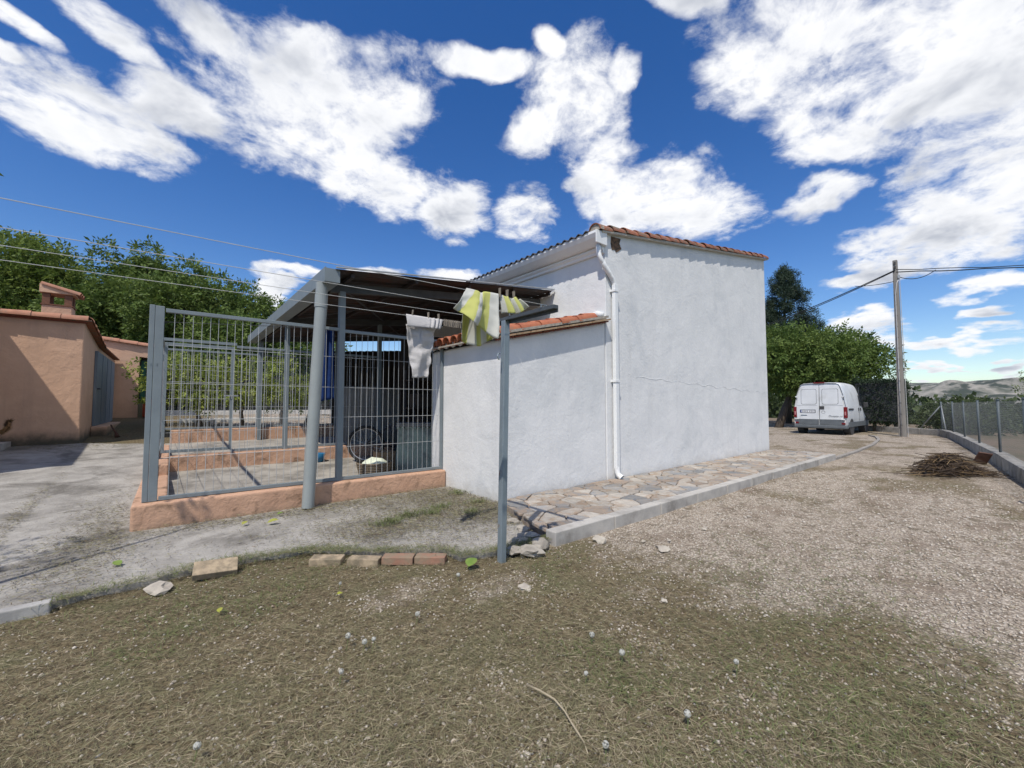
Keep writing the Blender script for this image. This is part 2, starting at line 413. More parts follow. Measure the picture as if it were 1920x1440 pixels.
# ------------------------------------------------------------------ concrete apron
from mathutils.geometry import delaunay_2d_cdt
def slab(name, poly, zf, skirt, mat, step=.25, jit=0., seed=1):
    rr = random.Random(seed); b = []
    for i, p in enumerate(poly):
        q = poly[(i + 1) % len(poly)]; n = max(1, int(math.hypot(q[0] - p[0], q[1] - p[1]) / (step * .5)))
        for k in range(n):
            t = k / n; b.append(Vector((p[0] + (q[0] - p[0]) * t + rr.uniform(-jit, jit), p[1] + (q[1] - p[1]) * t + rr.uniform(-jit, jit))))
    nb = len(b); xs = [p.x for p in b]; ys = [p.y for p in b]; pts = list(b)
    for x in np.arange(min(xs), max(xs), step):
        for y in np.arange(min(ys), max(ys), step): pts.append(Vector((x + rr.uniform(-.05, .05), y + rr.uniform(-.05, .05))))
    vo, eo, fo, *_ = delaunay_2d_cdt(pts, [(i, (i + 1) % nb) for i in range(nb)], [], 1, 1e-5)
    mb = MB(); mb.add([(v.x, v.y, zf(v.x, v.y)) for v in vo], [tuple(f) for f in fo])
    cnt = {}
    for f in fo:
        for i in range(len(f)):
            e_ = (f[i], f[(i + 1) % len(f)]); cnt.setdefault(tuple(sorted(e_)), []).append(e_)
    for k, es in cnt.items():
        if len(es) == 1:
            a, c = es[0]; A, Cc = vo[a], vo[c]
            mb.add([(A.x, A.y, zf(A.x, A.y)), (Cc.x, Cc.y, zf(Cc.x, Cc.y)), (Cc.x, Cc.y, zf(Cc.x, Cc.y) - skirt), (A.x, A.y, zf(A.x, A.y) - skirt)], [(1, 0, 3, 2)])
    o = mb.build(name, mat); return o
m_conc = M('weathered_concrete', (.39, .37, .335), (.27, .255, .23), scale=2.2, rough=.92, bump=.9, bscale=55, stain=(.155, .145, .128), sscale=1.1, sth=.58, swid=.10, bump2=.9, b2scale=7, detail=10, dist=.6, spec=.2)
apron_poly = [(-14, 4.45), (-.6, 4.45), (.18, 4.58), (.65, 4.52), (1.07, 4.44), (1.5, 4.02), (2.1, 3.6), (2.12, 3.38), (2.5, 3.26), (3.08, 3.22), (3.35, 4.1), (3.66, 4.75), (3.66, 6.3), (-.2, 6.3), (-.2, 13.0), (-1.7, 13.7), (-14, 13.7)]
pad = slab('concrete_apron', apron_poly, lambda x, y: gzf(x, y) + .024 + .02 * float(fbm(x * 1.5, y * 1.5, 77)), .12, m_conc, jit=.035)
tag(pad, kind='structure')
penf = slab('pen_floor', [(-.1, 6.35), (3.66, 6.35), (3.66, 6.76), (5.98, 6.76), (5.98, 12.9), (-.1, 12.9)], lambda x, y: gzf(x, y) + .05, .1,
            M('pen_concrete', (.36, .335, .29), (.24, .22, .19), scale=3, rough=.9, bump=.3, bscale=50, stain=(.15, .14, .12), sscale=1.5, sth=.6), step=.5)
tag(penf, kind='structure')
MB().box(-3.0, -.62, 4.36, 4.44, -.05, .062).build('apron_edging', M('pale_concrete', (.40, .39, .37), (.30, .29, .275), scale=9, rough=.9, bump=.3, bscale=90), bevel=.008).update_tag()
tag(bpy.data.objects['apron_edging'], kind='structure')

# ------------------------------------------------------------------ crazy paving with kerb
PX0, PX1, PY0, PY1 = 3.12, 13.9, 3.21, 4.63
pave = MB(); pave.prism([(3.16, PY0), (PX1, PY0), (PX1, PY1), (3.62, PY1), (3.5, 4.4)], -.05, .098)
pave_o = pave.build('stone_pavement', M('mortar', (.34, .28, .22), (.24, .20, .165), scale=12, rough=.95, bump=.6, bscale=70)); tag(pave_o, kind='structure')
def clip(poly, n, d):          # keep n.p <= d
    out = []
    for i, p in enumerate(poly):
        q = poly[(i + 1) % len(poly)]; a = p[0] * n[0] + p[1] * n[1] - d; b = q[0] * n[0] + q[1] * n[1] - d
        if a <= 0: out.append(p)
        if a * b < 0:
            t = a / (a - b); out.append((p[0] + (q[0] - p[0]) * t, p[1] + (q[1] - p[1]) * t))
    return out
rs = random.Random(8); seeds = []
yy = PY0 + .1; row = 0
while yy < PY1 + .1:
    xx = PX0 - .1 + (row % 2) * .22
    while xx < PX1 + .3: seeds.append((xx + rs.uniform(-.17, .17), yy + rs.uniform(-.11, .11))); xx += rs.uniform(.24, .46)
    yy += .215; row += 1
def stone_mat(i, c1, c2, c3): return M('flagstone_%d' % i, c1, c2, scale=9, rough=.75, bump=.7, bscale=30, bump2=.4, b2scale=9, stain=c3, sscale=6, sth=.54, swid=.08, rnd=.22, dist=.8)
SM = [stone_mat(0, (.36, .325, .28), (.28, .25, .215), (.29, .215, .155)), stone_mat(1, (.22, .22, .22), (.30, .285, .265), (.27, .225, .18)),
      stone_mat(2, (.31, .235, .175), (.26, .215, .175), (.21, .205, .20)), stone_mat(3, (.41, .375, .325), (.32, .295, .26), (.30, .235, .175)), stone_mat(4, (.17, .18, .19), (.24, .235, .23), (.27, .245, .21))]
for i, s in enumerate(seeds):
    poly = [(PX0, PY0 + .01), (PX1, PY0 + .01), (PX1, PY1 - .01), (3.6, PY1 - .01), (3.12 + rs.uniform(-.02, .06), PY0 + .2)]
    for j, t in enumerate(seeds):
        if i == j or abs(t[0] - s[0]) > 1.6 or abs(t[1] - s[1]) > 1.2: continue
        n = (t[0] - s[0], t[1] - s[1]); L_ = math.hypot(*n); n = (n[0] / L_, n[1] / L_)
        poly = clip(poly, n, n[0] * (s[0] + t[0]) / 2 + n[1] * (s[1] + t[1]) / 2 - .007)
        if len(poly) < 3: break
    if len(poly) < 3: continue
    ar = .5 * abs(sum(poly[k][0] * poly[(k + 1) % len(poly)][1] - poly[(k + 1) % len(poly)][0] * poly[k][1] for k in range(len(poly))))
    if ar < .012: continue
    c = (sum(p[0] for p in poly) / len(poly), sum(p[1] for p in poly) / len(poly)); tx, ty = rs.uniform(-.012, .012), rs.uniform(-.012, .012)
    pp = []                                                       # knock the corners off, roughen the edges
    for k, p in enumerate(poly):
        q = poly[(k + 1) % len(poly)]; o = poly[k - 1]
        for w, t in ((o, .14), (q, .14)): pp.append((p[0] + (w[0] - p[0]) * t, p[1] + (w[1] - p[1]) * t))
        mx_ = ((p[0] + q[0]) / 2 + rs.uniform(-.012, .012), (p[1] + q[1]) / 2 + rs.uniform(-.012, .012)); pp.append((mx_[0] + (c[0] - mx_[0]) * .02, mx_[1] + (c[1] - mx_[1]) * .02))
    top = .118 + rs.uniform(-.004, .007); n = len(pp); mb = MB()
    ins = [(p[0] + (c[0] - p[0]) * .04, p[1] + (c[1] - p[1]) * .04) for p in pp]
    zt = lambda p: top + tx * (p[0] - c[0]) + ty * (p[1] - c[1])
    mb.add([(p[0], p[1], .09) for p in pp] + [(p[0], p[1], zt(p) - .008) for p in pp] + [(p[0], p[1], zt(p)) for p in ins],
           [(k, (k + 1) % n, n + (k + 1) % n, n + k) for k in range(n)] + [(n + k, n + (k + 1) % n, 2 * n + (k + 1) % n, 2 * n + k) for k in range(n)] + [tuple(range(2 * n, 3 * n))])
    mb.build('stone', SM[rs.choice((0, 0, 1, 2, 2, 3, 3, 4))], pave_o)
m_kerb = M('kerb_concrete', (.44, .42, .385), (.34, .325, .30), scale=5, rough=.9, bump=.35, bscale=90, stain=(.22, .205, .185), sscale=2.2, sth=.6, rnd=.06)
kx = 3.08
while kx < 13.4:
    MB().box(kx, min(kx + .985, 13.5), 3.045 + rs.uniform(-.004, .004), 3.195, -.08, .135 + rs.uniform(-.004, .004)).build('kerb_stone', m_kerb, pave_o, bevel=.012); kx += 1.0
edg = MB(); ep = [(13.55, 3.1), (16.5, 3.16), (19.5, 3.3), (22.3, 3.6), (24.0, 3.95), (25.0, 4.35)]
for a, b in zip(ep[:-1], ep[1:]): edg.beam((a[0], a[1], .01), (b[0], b[1], -.005), .10, .08)
tag(edg.build('garden_edging', M('old_edging', (.30, .28, .25), (.22, .2, .18), scale=6, rough=.95), bevel=.01), 'low concrete edging running on from the paving kerb towards the parked van', 'edging')

# ------------------------------------------------------------------ the white house
m_white = M('white_plaster', (.73, .73, .72), (.67, .675, .67), scale=1.6, rough=.85, bump=.38, bscale=24, bump2=.5, b2scale=2.6, streak=((.56, .56, .55), .35), stain=(.58, .595, .60), sscale=.9, sth=.6, spec=.25, foot=(.12, .55, (.50, .48, .44), .5), dist=.3)
m_paint = M('white_paint', (.76, .77, .76), (.72, .73, .73), scale=4, rough=.45, spec=.4)
m_tile = M('clay_tile', (.42, .15, .075), (.34, .11, .06), scale=9, rough=.85, bump=.3, bscale=60, stain=(.25, .17, .11), sscale=7, sth=.62, swid=.05, rnd=.16)
m_tile_old = M('clay_tile_old', (.33, .125, .07), (.24, .10, .065), scale=9, rough=.9, bump=.4, bscale=60, stain=(.17, .145, .11), sscale=8, sth=.55, swid=.08, rnd=.2)
m_mortar = M('mortar_grey', (.42, .38, .32), (.28, .25, .21), scale=18, rough=.95, bump=.8, bscale=60)
house = thing('white_house', (6.0, 4.64, 0), 'white plastered house with clay tile verge, gutter and lean-to annex', 'house')
sl = (5.77 - 4.55) / 7.6
def prism_y(poly, y0, y1): return MB().prism(poly, y0, y1, lambda p: (p[0], p[2], p[1]))
wall = prism_y([(6.0, -.1), (13.6, -.1), (13.6, 4.55 + sl * 7.6), (6.0, 4.55)], 4.64, 13.0).build('wall', m_white, house, bevel=.012, seg=2)
# raised repair line across the front wall
ck = MB(); px_ = 6.9; pts = []
while px_ < 13.55: pts.append((px_, 4.64, 1.98 + .085 * (px_ - 6.9) * -.35 + .02 * math.sin(px_ * 9) + rs.uniform(-.018, .018))); px_ += .12
ck.tube(pts, [.002 + .004 * rs.random() for _ in pts], 5); ck.build('filled_crack', m_white, wall, smooth=True)
# roof: dark fibre-cement sheet, verge tiles, cornice
def corrugated(x0, x1, y0, y1, zf, pitch, amp, thick, along='x', n=5):
    mb = MB(); L_ = (y1 - y0) if along == 'x' else (x1 - x0); k = int(L_ / pitch * n); vs = []; A = (x0, x1) if along == 'x' else (y0, y1)
    for t in (0, -thick):
        for i in range(k + 1):
            u = i / k * L_; dz = amp * math.sin(2 * math.pi * u / pitch) + t
            for a in A:
                x, y = (a, y0 + u) if along == 'x' else (x0 + u, a); vs.append((x, y, zf(x, y) + dz))
    m_ = 2 * (k + 1); fs = []
    for i in range(k):
        fs += [(2 * i, 2 * i + 1, 2 * i + 3, 2 * i + 2), (m_ + 2 * i, m_ + 2 * i + 2, m_ + 2 * i + 3, m_ + 2 * i + 1), (2 * i, 2 * i + 2, m_ + 2 * i + 2, m_ + 2 * i), (2 * i + 1, m_ + 2 * i + 1, m_ + 2 * i + 3, 2 * i + 3)]
    mb.add(vs, fs); return mb
rz = lambda x, y: 4.60 + sl * (x - 6.0)
roof = corrugated(5.66, 13.7, 4.76, 12.95, rz, .177, .028, .012).build('roof', M('fibre_cement', (.055, .055, .06), (.085, .082, .08), scale=6, rough=.8), house)
MB().add(*(lambda a: (a.v, a.f))(MB().prism([(5.84, rz(5.84, 0) - .055), (13.72, rz(13.72, 0) - .055), (13.72, rz(13.72, 0) - .012), (5.84, rz(5.84, 0) - .012)], 4.555, 4.80, lambda p: (p[0], p[2], p[1])))).build('verge_ledge', M('cream_ledge', (.50, .47, .41), (.40, .37, .32), scale=8, rough=.9), roof, bevel=.006)
def tile_mesh(name, L_=.46, r0=.118, r1=.096, th=.014, n=10, mat=None, arc=180):
    mb = MB(); vs = []
    for (x, ro) in ((0, r0), (L_, r1)):
        for rr_ in (ro, ro - th):
            for j in range(n + 1):
                a = R(90 - arc / 2 + arc * j / n); vs.append((x, rr_ * math.cos(a), rr_ * math.sin(a)))
    k = n + 1; fs = []
    for j in range(n):
        fs += [(j, j + 1, 2 * k + j + 1, 2 * k + j), (k + j, 3 * k + j, 3 * k + j + 1, k + j + 1), (j, k + j, k + j + 1, j + 1), (2 * k + j, 2 * k + j + 1, 3 * k + j + 1, 3 * k + j)]
    fs += [(0, 2 * k, 3 * k, k), (n, k + n, 3 * k + n, 2 * k + n)]
    mb.add(vs, fs); me = mb.mesh(name); me.materials.append(mat)
    bm = bmesh.new(); bm.from_mesh(me); bmesh.ops.recalc_face_normals(bm, faces=bm.faces); bm.to_mesh(me); bm.free(); return me
tm_v = tile_mesh('verge_tile', L_=.47, r0=.135, r1=.108, mat=m_tile_old)
ang = math.atan(sl); x = 5.74
while x < 13.4:
    link('roof_tile', tm_v, roof, loc=(x, 4.655 + rs.uniform(-.008, .008), rz(x, 0) - .01 + rs.uniform(0, .01)), rot=(rs.uniform(-.04, .04), -ang + .03, rs.uniform(-.02, .02))); x += .395
cap = MB(); k = 14
prf = [(0, .126 * math.cos(math.pi * i / k), .126 * math.sin(math.pi * i / k)) for i in range(k + 1)]
cap.add([(5.75, 4.655 + p[1], rz(5.75, 0) - .01 + p[2]) for p in prf] + [(5.86, 4.655 + p[1] * .95, rz(5.86, 0) - .01 + p[2] * .95) for p in prf],
        [tuple(range(k + 1)), tuple(range(k + 1, 2 * k + 2))[::-1]] + [(i, i + 1, k + 2 + i, k + 1 + i) for i in range(k)])
cap.build('mortar_plug', m_mortar, roof)
bp = MB(); pp = [(6.18, 4.60), (6.47, 4.62), (6.43, 4.52), (6.49, 4.43), (6.40, 4.37), (6.33, 4.33), (6.29, 4.37), (6.2, 4.35), (6.17, 4.46)]
pp = [(a, b - .045) for a, b in pp]
bp.prism(pp, 4.632, 4.70, lambda p: (p[0], p[2], p[1])); chip = bp.build('broken_plaster', M('bare_masonry', (.20, .12, .075), (.05, .04, .032), scale=16, rough=1, bump=1, bscale=40), wall)
# gutter with moulded profile, cornice ledge below it
gut = prism_y([(5.985, 4.53), (5.96, 4.53), (5.95, 4.40), (5.80, 4.39), (5.725, 4.47), (5.715, 4.535), (5.69, 4.535), (5.685, 4.49), (5.72, 4.42), (5.79, 4.35), (5.83, 4.32), (5.985, 4.31)][::-1], 4.60, 12.9).build('gutter', m_paint, house)
MB().box(5.684, 5.986, 4.575, 4.598, 4.312, 4.54).build('end_cap', m_paint, gut, bevel=.004)
prism_y([(5.988, 4.308), (5.90, 4.306), (5.90, 4.27), (5.94, 4.24), (5.95, 4.20), (5.988, 4.19)], 4.64, 12.9).build('cornice', m_paint, house)
dp = MB(); path = [(5.84, 4.66, 4.31), (5.84, 4.655, 4.17)]; rad = [.047, .047]
for i in range(12):
    t = i / 11; path.append((5.84 + .08 * t * t, 4.65 - .03 * t, 4.15 - .16 * t)); rad.append(.047 if i % 2 else .040)
for i in range(4): path.append((5.93 + .045 * i, 4.615 - .008 * i, 3.96 - .05 * i)); rad.append(.047)
for i in range(12):
    t = i / 11; path.append((6.10 + .085 * (1 - (1 - t) ** 2), 4.588 - .008 * t, 3.77 - .16 * t)); rad.append(.047 if i % 2 else .040)
elb = dp.tube(path, rad, 10).build('downpipe_elbow', m_paint, house, smooth=True)
pipe = MB().box(6.14, 6.235, 4.535, 4.605, .30, 3.64).build('downpipe', m_paint, house, bevel=.008)
MB().box(6.125, 6.25, 4.525, 4.64, 3.50, 3.54).build('bracket', m_paint, pipe); MB().box(6.125, 6.25, 4.525, 4.64, 1.85, 1.89).build('bracket', m_paint, pipe)
MB().tube([(6.187, 4.57, .34), (6.187, 4.565, .24), (6.19, 4.545, .19), (6.2, 4.48, .145)], [.05, .05, .048, .055], 10, cap=False).build('shoe', m_paint, pipe, smooth=True)
# lean-to annex
ax = prism_y([(3.66, -.1), (5.995, -.1), (5.995, 2.93), (3.66, 2.394)], 4.649, 6.75).build('annex_wall', m_white, house, bevel=.03, seg=3)
asl = (2.93 - 2.38) / 2.4; az = lambda x: 2.40 + asl * (x - 3.6); aang = math.atan(asl)
aroof = prism_y([(3.50, az(3.5) + .03), (5.995, az(5.995) + .03), (5.995, az(5.995) + .055), (3.50, az(3.5) + .055)], 4.62, 6.8).build('annex_roof', m_mortar, house)
m_flat = M('flat_brick_tile', (.40, .29, .18), (.31, .19, .11), scale=14, rough=.9, bump=.3, bscale=60, rnd=.15)
m_flat2 = M('flat_brick_red', (.24, .075, .045), (.18, .06, .04), scale=14, rough=.9, rnd=.12)
x = 3.52
while x < 5.9:
    L_ = min(.268, 5.985 - x)
    a, b = (x, 4.60, az(x) + .015), (x + L_, 4.60, az(x + L_) + .015); MB().beam(a, b, .17, .026).build('edge_tile', m_flat, aroof)
    a, b = (x + .02, 4.625, az(x) - .015), (x + L_, 4.625, az(x + L_) - .015); MB().beam(a, b, .12, .026).build('edge_tile', m_flat2, aroof); x += .28
tm_a = tile_mesh('annex_tile', L_=.47, r0=.112, r1=.094, mat=m_tile); tm_p = tile_mesh('annex_pan', L_=.47, r0=.098, r1=.112, mat=m_tile)
x = 3.50
while x < 5.5:
    link('roof_tile', tm_a, aroof, loc=(x, 4.64 + rs.uniform(-.01, .01), az(x) + .065), rot=(rs.uniform(-.05, .05), -aang, rs.uniform(-.03, .03))); x += .42
MB().prism([(3.5, az(3.5) + .05), (5.95, az(5.95) + .05), (5.95, az(5.95) + .09), (3.5, az(3.5) + .09)], 4.535, 4.60, lambda p: (p[0], p[2], p[1])).build('mortar_bed', m_mortar, aroof)
y = 4.86; j = 0
while y < 6.8:
    for q in range(6):
        if q < 2 or j < 2: link('roof_tile', tm_a, aroof, loc=(3.50 + q * .42 + rs.uniform(-.015, .015), y, az(3.5 + q * .42) + .085 + q * .002), rot=(rs.uniform(-.05, .05), -aang + .01, rs.uniform(-.03, .03)))
    link('pan_tile', tm_p, aroof, loc=(3.52, y - .11, az(3.52) + .125), rot=(math.pi, -aang, 0))
    mbp = MB(); mbp.lathe((0, 0, 0), [(.001, -.075), (.06, -.05), (.082, 0), (.06, .055), (.001, .07)], 10); mbp.v = [(3.62 + a * .6, y + b * .95, az(3.6) + .075 + c) for a, b, c in mbp.v]
    mbp.build('mortar_plug', m_white, aroof, smooth=True); y += .222; j += 1
# masonry nib on the corner between annex roof and house wall
rb = MB(); pts = [(5.99 - .0, 4.66 + k * .1, 3.10 + .03 * math.sin(k * 2.1)) for k in range(5)]
rb.tube([(5.96, 4.68, 3.06), (5.965, 4.8, 3.1), (5.97, 5.1, 3.07), (5.97, 5.6, 3.08), (5.97, 6.4, 3.05)], [.05, .06, .05, .055, .05], 8).build('mortar_fillet', m_white, aroof, smooth=True)
# ------------------------------------------------------------------ metal canopy beside the house
m_grey = M('grey_metal_paint', (.195, .228, .242), (.172, .202, .216), scale=5, rough=.5, spec=.4, bump=.06, bscale=30)
m_dark = M('dark_steel', (.06, .062, .065), (.04, .04, .042), scale=6, rough=.7)
m_oxide = M('oxide_sheet', (.048, .042, .04), (.034, .03, .03), scale=5, rough=.7, stain=(.065, .032, .024), sscale=2.5)
cz_ = lambda x, y=0: 3.32 + .105 * (x - 1.72)
canopy = thing('metal_canopy', (1.9, 6.35, 0), 'grey metal canopy on posts sloping up to the white house wall', 'canopy')
csheet = corrugated(1.70, 5.97, 5.90, 13.4, lambda x, y: cz_(x) , .21, .017, .006).build('roof_sheet', m_oxide, canopy)
fas = MB().box(1.56, 1.575, 5.93, 13.4, 3.14, 3.335); fas.box(1.575, 1.76, 5.93, 13.4, 3.14, 3.152); fas.box(1.575, 1.76, 5.93, 5.945, 3.152, 3.325); fas.box(1.747, 1.76, 5.945, 13.4, 3.152, 3.29)
fas.build('fascia_gutter', m_grey, canopy)
MB().beam((1.70, 5.905, cz_(1.7) + .03), (5.97, 5.905, cz_(5.97) + .03), .03, .018).build('edge_trim', M('galvanised', (.42, .44, .45), (.34, .36, .37), scale=12, rough=.5, metal=.3), csheet)
for y in (6.38, 9.5, 12.75):
    MB().beam((1.76, y, cz_(1.76) - .15), (5.99, y, cz_(5.99) - .15), .07, .13).build('beam', M('shaded_beam_paint', (.085, .09, .09), (.065, .068, .068), scale=5, rough=.7), canopy)  # darker copy of the grey paint, canopy shade put into its colour
for x in (1.95, 2.95, 3.95, 4.95, 5.9):
    MB().beam((x, 5.97, cz_(x) - .055), (x, 13.35, cz_(x) - .055), .045, .055).build('purlin', m_oxide, canopy)
for a, b in (((1.95, 6.45), (3.8, 9.4)), ((3.8, 6.45), (1.95, 9.4)), ((3.9, 9.55), (5.8, 12.7)), ((2.0, 9.55), (3.9, 12.7))):
    MB().beam((a[0], a[1], cz_(a[0]) - .13), (b[0], b[1], cz_(b[0]) - .13), .04, .012).build('cross_brace', m_dark, canopy)
for x0, y0 in ((1.93, 6.38), (1.80, 9.5), (1.80, 12.75), (3.75, 12.75), (3.75, 9.5)):
    MB().box(x0 - .043, x0 + .043, y0 - .043, y0 + .043, gzf(x0, y0) + .05, cz_(x0) - .2).build('post', m_grey, canopy, bevel=.006)
m_pvc = M('pvc_grey', (.27, .295, .29), (.24, .262, .26), scale=3, rough=.45, spec=.45)
pv = MB().tube([(1.575, 6.13, 3.15), (1.57, 6.125, 2.8), (1.53, 6.12, 1.9), (1.49, 6.11, .9), (1.455, 6.10, .06)], .078, 20, cap=False)
pvo = pv.build('drain_pipe', m_pvc, canopy, smooth=True)
MB().tube([(1.573, 6.128, 2.98), (1.568, 6.125, 2.80)], .084, 20, cap=True).build('collar', m_pvc, pvo, smooth=False)
MB().tube([(1.455, 6.10, .2), (1.4549, 6.1, .062)], .072, 20, cap=False).build('pipe_bore', m_dark, pvo, smooth=True)

# ------------------------------------------------------------------ wire pen on peach plinths
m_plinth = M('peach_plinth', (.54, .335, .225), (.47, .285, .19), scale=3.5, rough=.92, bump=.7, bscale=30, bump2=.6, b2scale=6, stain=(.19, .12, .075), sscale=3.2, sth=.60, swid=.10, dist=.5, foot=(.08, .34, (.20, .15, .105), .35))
pen = thing('wire_pen', (-.2, 6.3, 0), 'grey metal bar pen with a gate standing on peach painted plinths', 'pen')
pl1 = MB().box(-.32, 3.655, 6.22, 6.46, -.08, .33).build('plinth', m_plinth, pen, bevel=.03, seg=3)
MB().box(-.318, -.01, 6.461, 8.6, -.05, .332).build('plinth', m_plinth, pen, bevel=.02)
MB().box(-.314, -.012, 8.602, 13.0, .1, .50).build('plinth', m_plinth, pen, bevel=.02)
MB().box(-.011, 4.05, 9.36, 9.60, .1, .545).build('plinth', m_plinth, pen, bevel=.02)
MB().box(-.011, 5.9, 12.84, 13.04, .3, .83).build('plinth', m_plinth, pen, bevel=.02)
bar_me = MB().tube([(0, 0, 0), (0, 0, 1)], .0032, 5).mesh('bar'); bar_me.materials.append(M('bar_zinc', (.46, .47, .46), (.40, .41, .41), scale=8, rough=.5, metal=.2, rnd=.12))
def panel(p0, p1, z0, z1, hz, step=.084, parent=None, frame=True, w=.045, name='frame'):
    p0, p1 = Vector(p0), Vector(p1); d = p1 - p0; L_ = d.length; d.normalize()
    if frame:
        h = w / 2
        for zr in (z1 - h, z0 + h): MB().beam((p0.x, p0.y, zr), (p1.x, p1.y, zr), w, w).build('rail', m_grey, parent, bevel=.004)
    n = int(L_ / step)
    for i in range(1, n):
        p = p0 + d * (L_ * i / n); o = link('bar', bar_me, parent, loc=(p.x, p.y, z0 + w), rot=(rs.uniform(-.003, .003), rs.uniform(-.003, .003), 0)); o.scale = (1, 1, z1 - z0 - 2 * w)
    for z in hz:
        o = link('bar', bar_me, parent, loc=(p0.x, p0.y, z), rot=None); o.rotation_euler = (0, R(90), math.atan2(d.y, d.x)); o.scale = (1, 1, L_)
HZ = (.82, 1.26, 1.70, 2.15)
panel((-.09, 6.36, 0), (1.89, 6.36, 0), .335, 2.585, HZ, parent=pen)
panel((1.97, 6.36, 0), (3.62, 6.36, 0), .335, 2.57, HZ, parent=pen)
for x0, x1, y0, y1, z0, z1 in ((-.235, -.185, 6.33, 6.38, .333, 2.61), (-.183, -.10, 6.33, 6.38, .333, 2.605), (3.605, 3.65, 6.335, 6.38, .333, 2.57),
                               (-.22, -.15, 9.44, 9.5, .5, 2.60), (-.22, -.15, 12.9, 12.96, .5, 2.85), (1.76, 1.84, 12.87, 12.95, .83, 2.9)):
    MB().box(x0, x1, y0, y1, z0, z1).build('post', m_grey, pen, bevel=.005)
for x0 in (-.21, -.155): MB().box(x0, x0 + .006, 6.326, 6.329, 1.9, 1.93).build('rivet', m_grey, pen)
panel((-.18, 6.42, 0), (-.18, 9.43, 0), .345, 2.56, HZ, parent=pen)
panel((-.18, 9.52, 0), (-.18, 12.88, 0), .52, 2.75, (1.0, 1.5, 2.0), step=.13, parent=pen)
panel((.93, 9.48, 0), (3.7, 9.48, 0), .56, 2.575, (.95, 1.4, 1.85, 2.3), parent=pen)
MB().beam((-.15, 9.48, 2.60), (.93, 9.48, 2.60), .045, .05).build('frame', m_grey, pen)
panel((-.14, 12.93, 0), (1.75, 12.93, 0), .84, 2.8, (1.3, 1.8, 2.3), parent=pen)
panel((1.85, 12.93, 0), (3.72, 12.93, 0), .84, 2.8, (1.3, 1.8, 2.3), parent=pen)
gate = MB(); gate.box(-.13, -.085, 9.42, 9.46, .60, 2.54); gate.box(.845, .89, 9.42, 9.46, .60, 2.54); gate.box(-.084, .844, 9.42, 9.46, .60, .65); gate.box(-.084, .844, 9.42, 9.46, 2.49, 2.54)
gate_o = gate.build('gate', m_grey, pen, bevel=.004)
panel((-.08, 9.44, 0), (.84, 9.44, 0), .64, 2.50, (.95, 1.25, 1.55, 1.85, 2.15), parent=gate_o, frame=False, w=.0)
lt = MB(); lt.box(.74, .97, 9.395, 9.412, 1.60, 1.625); lt.tube([(.86, 9.40, 1.62), (.86, 9.33, 1.62), (.86, 9.33, 1.55)], .008, 6); lt.build('latch', M('galvanised_dull', (.36, .37, .37), (.30, .31, .31), scale=15, rough=.5, metal=.4), gate_o)
for z in (.85, 2.2): MB().tube([(-.145, 9.43, z), (-.145, 9.43, z + .12)], .012, 8).build('hinge', m_grey, gate_o)

bw_ = thing('added_dark_wall', (4.8, 13.15, .7), 'added dark board wall blocking the bright gap at the back of the canopy', 'wall')  # invented dark boards, added to block the bright sky gap here
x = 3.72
while x < 5.95: MB().box(x, min(x + .196, 5.98), 13.08, 13.12, .5, 3.06 + .09 * (x - 3.7)).build('board', M('added_back_boards', (.04, .032, .026), (.025, .02, .017), scale=5, rough=.9, stretch=(3, 3, .4), rnd=.25), bw_); x += .2
# things kept in and behind the pen
part = MB().box(2.93, 4.5, 9.78, 9.92, .2, 1.86).build('partition_wall', M('shaded_white_render', (.27, .26, .25), (.2, .195, .185), scale=3, rough=.9, bump=.3, bscale=30, stain=(.22, .21, .19), sscale=2), bevel=.01)  # a white wall; its grey colour holds the canopy shade
tag(part, 'low white wall under the canopy behind the bicycle, toned grey for shade', 'wall')
tp = thing('added_dark_partition', (4.9, 8.75, .2), 'added dark board partition that blackens the store under the canopy', 'partition')  # added dark sheet, makes the store black and hides the white house wall
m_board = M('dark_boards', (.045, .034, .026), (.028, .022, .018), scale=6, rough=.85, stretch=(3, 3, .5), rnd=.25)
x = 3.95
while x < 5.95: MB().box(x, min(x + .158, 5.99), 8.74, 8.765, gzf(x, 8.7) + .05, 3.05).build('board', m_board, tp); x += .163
shelf = thing('storage_shelf', (4.6, 8.2, .2), 'dark steel shelf rack loaded with old junk in the shaded store', 'shelf')
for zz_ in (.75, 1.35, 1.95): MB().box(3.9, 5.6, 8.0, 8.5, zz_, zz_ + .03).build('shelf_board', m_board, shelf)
for x0 in (3.92, 5.56):
    for y0 in (8.02, 8.46): MB().box(x0, x0 + .035, y0, y0 + .035, gzf(x0, y0) + .05, 2.2).build('leg', m_dark, shelf)
for k, (x0, z0, w_, h_) in enumerate(((4.0, 1.38, .4, .3), (4.5, 1.38, .3, .42), (4.95, 1.38, .45, .25), (4.1, .78, .5, .4), (4.75, .78, .4, .35), (4.05, 1.98, .55, .3), (4.8, 1.98, .5, .22))):
    o = MB().box(x0, x0 + w_, 8.05, 8.4, z0 + .002, z0 + h_).build('storage_box', M('junk_%d' % (k % 3), ((.05, .04, .03), (.03, .032, .036), (.075, .06, .045))[k % 3], rough=.8), bevel=.015)
    tag(o, 'dark old box on the shaded store shelf', 'box', 'boxes on the store shelf')
m_bin = M('grey_green_metal', (.27, .32, .26), (.22, .265, .215), scale=4, rough=.6, stain=(.14, .155, .14), sscale=3, bump=.1, bscale=20)
binr = thing('metal_bin', (3.72, 7.42, gzf(3.7, 7.4) + .05), 'grey green metal feed bin with a crimped lid beside the annex wall', 'bin')
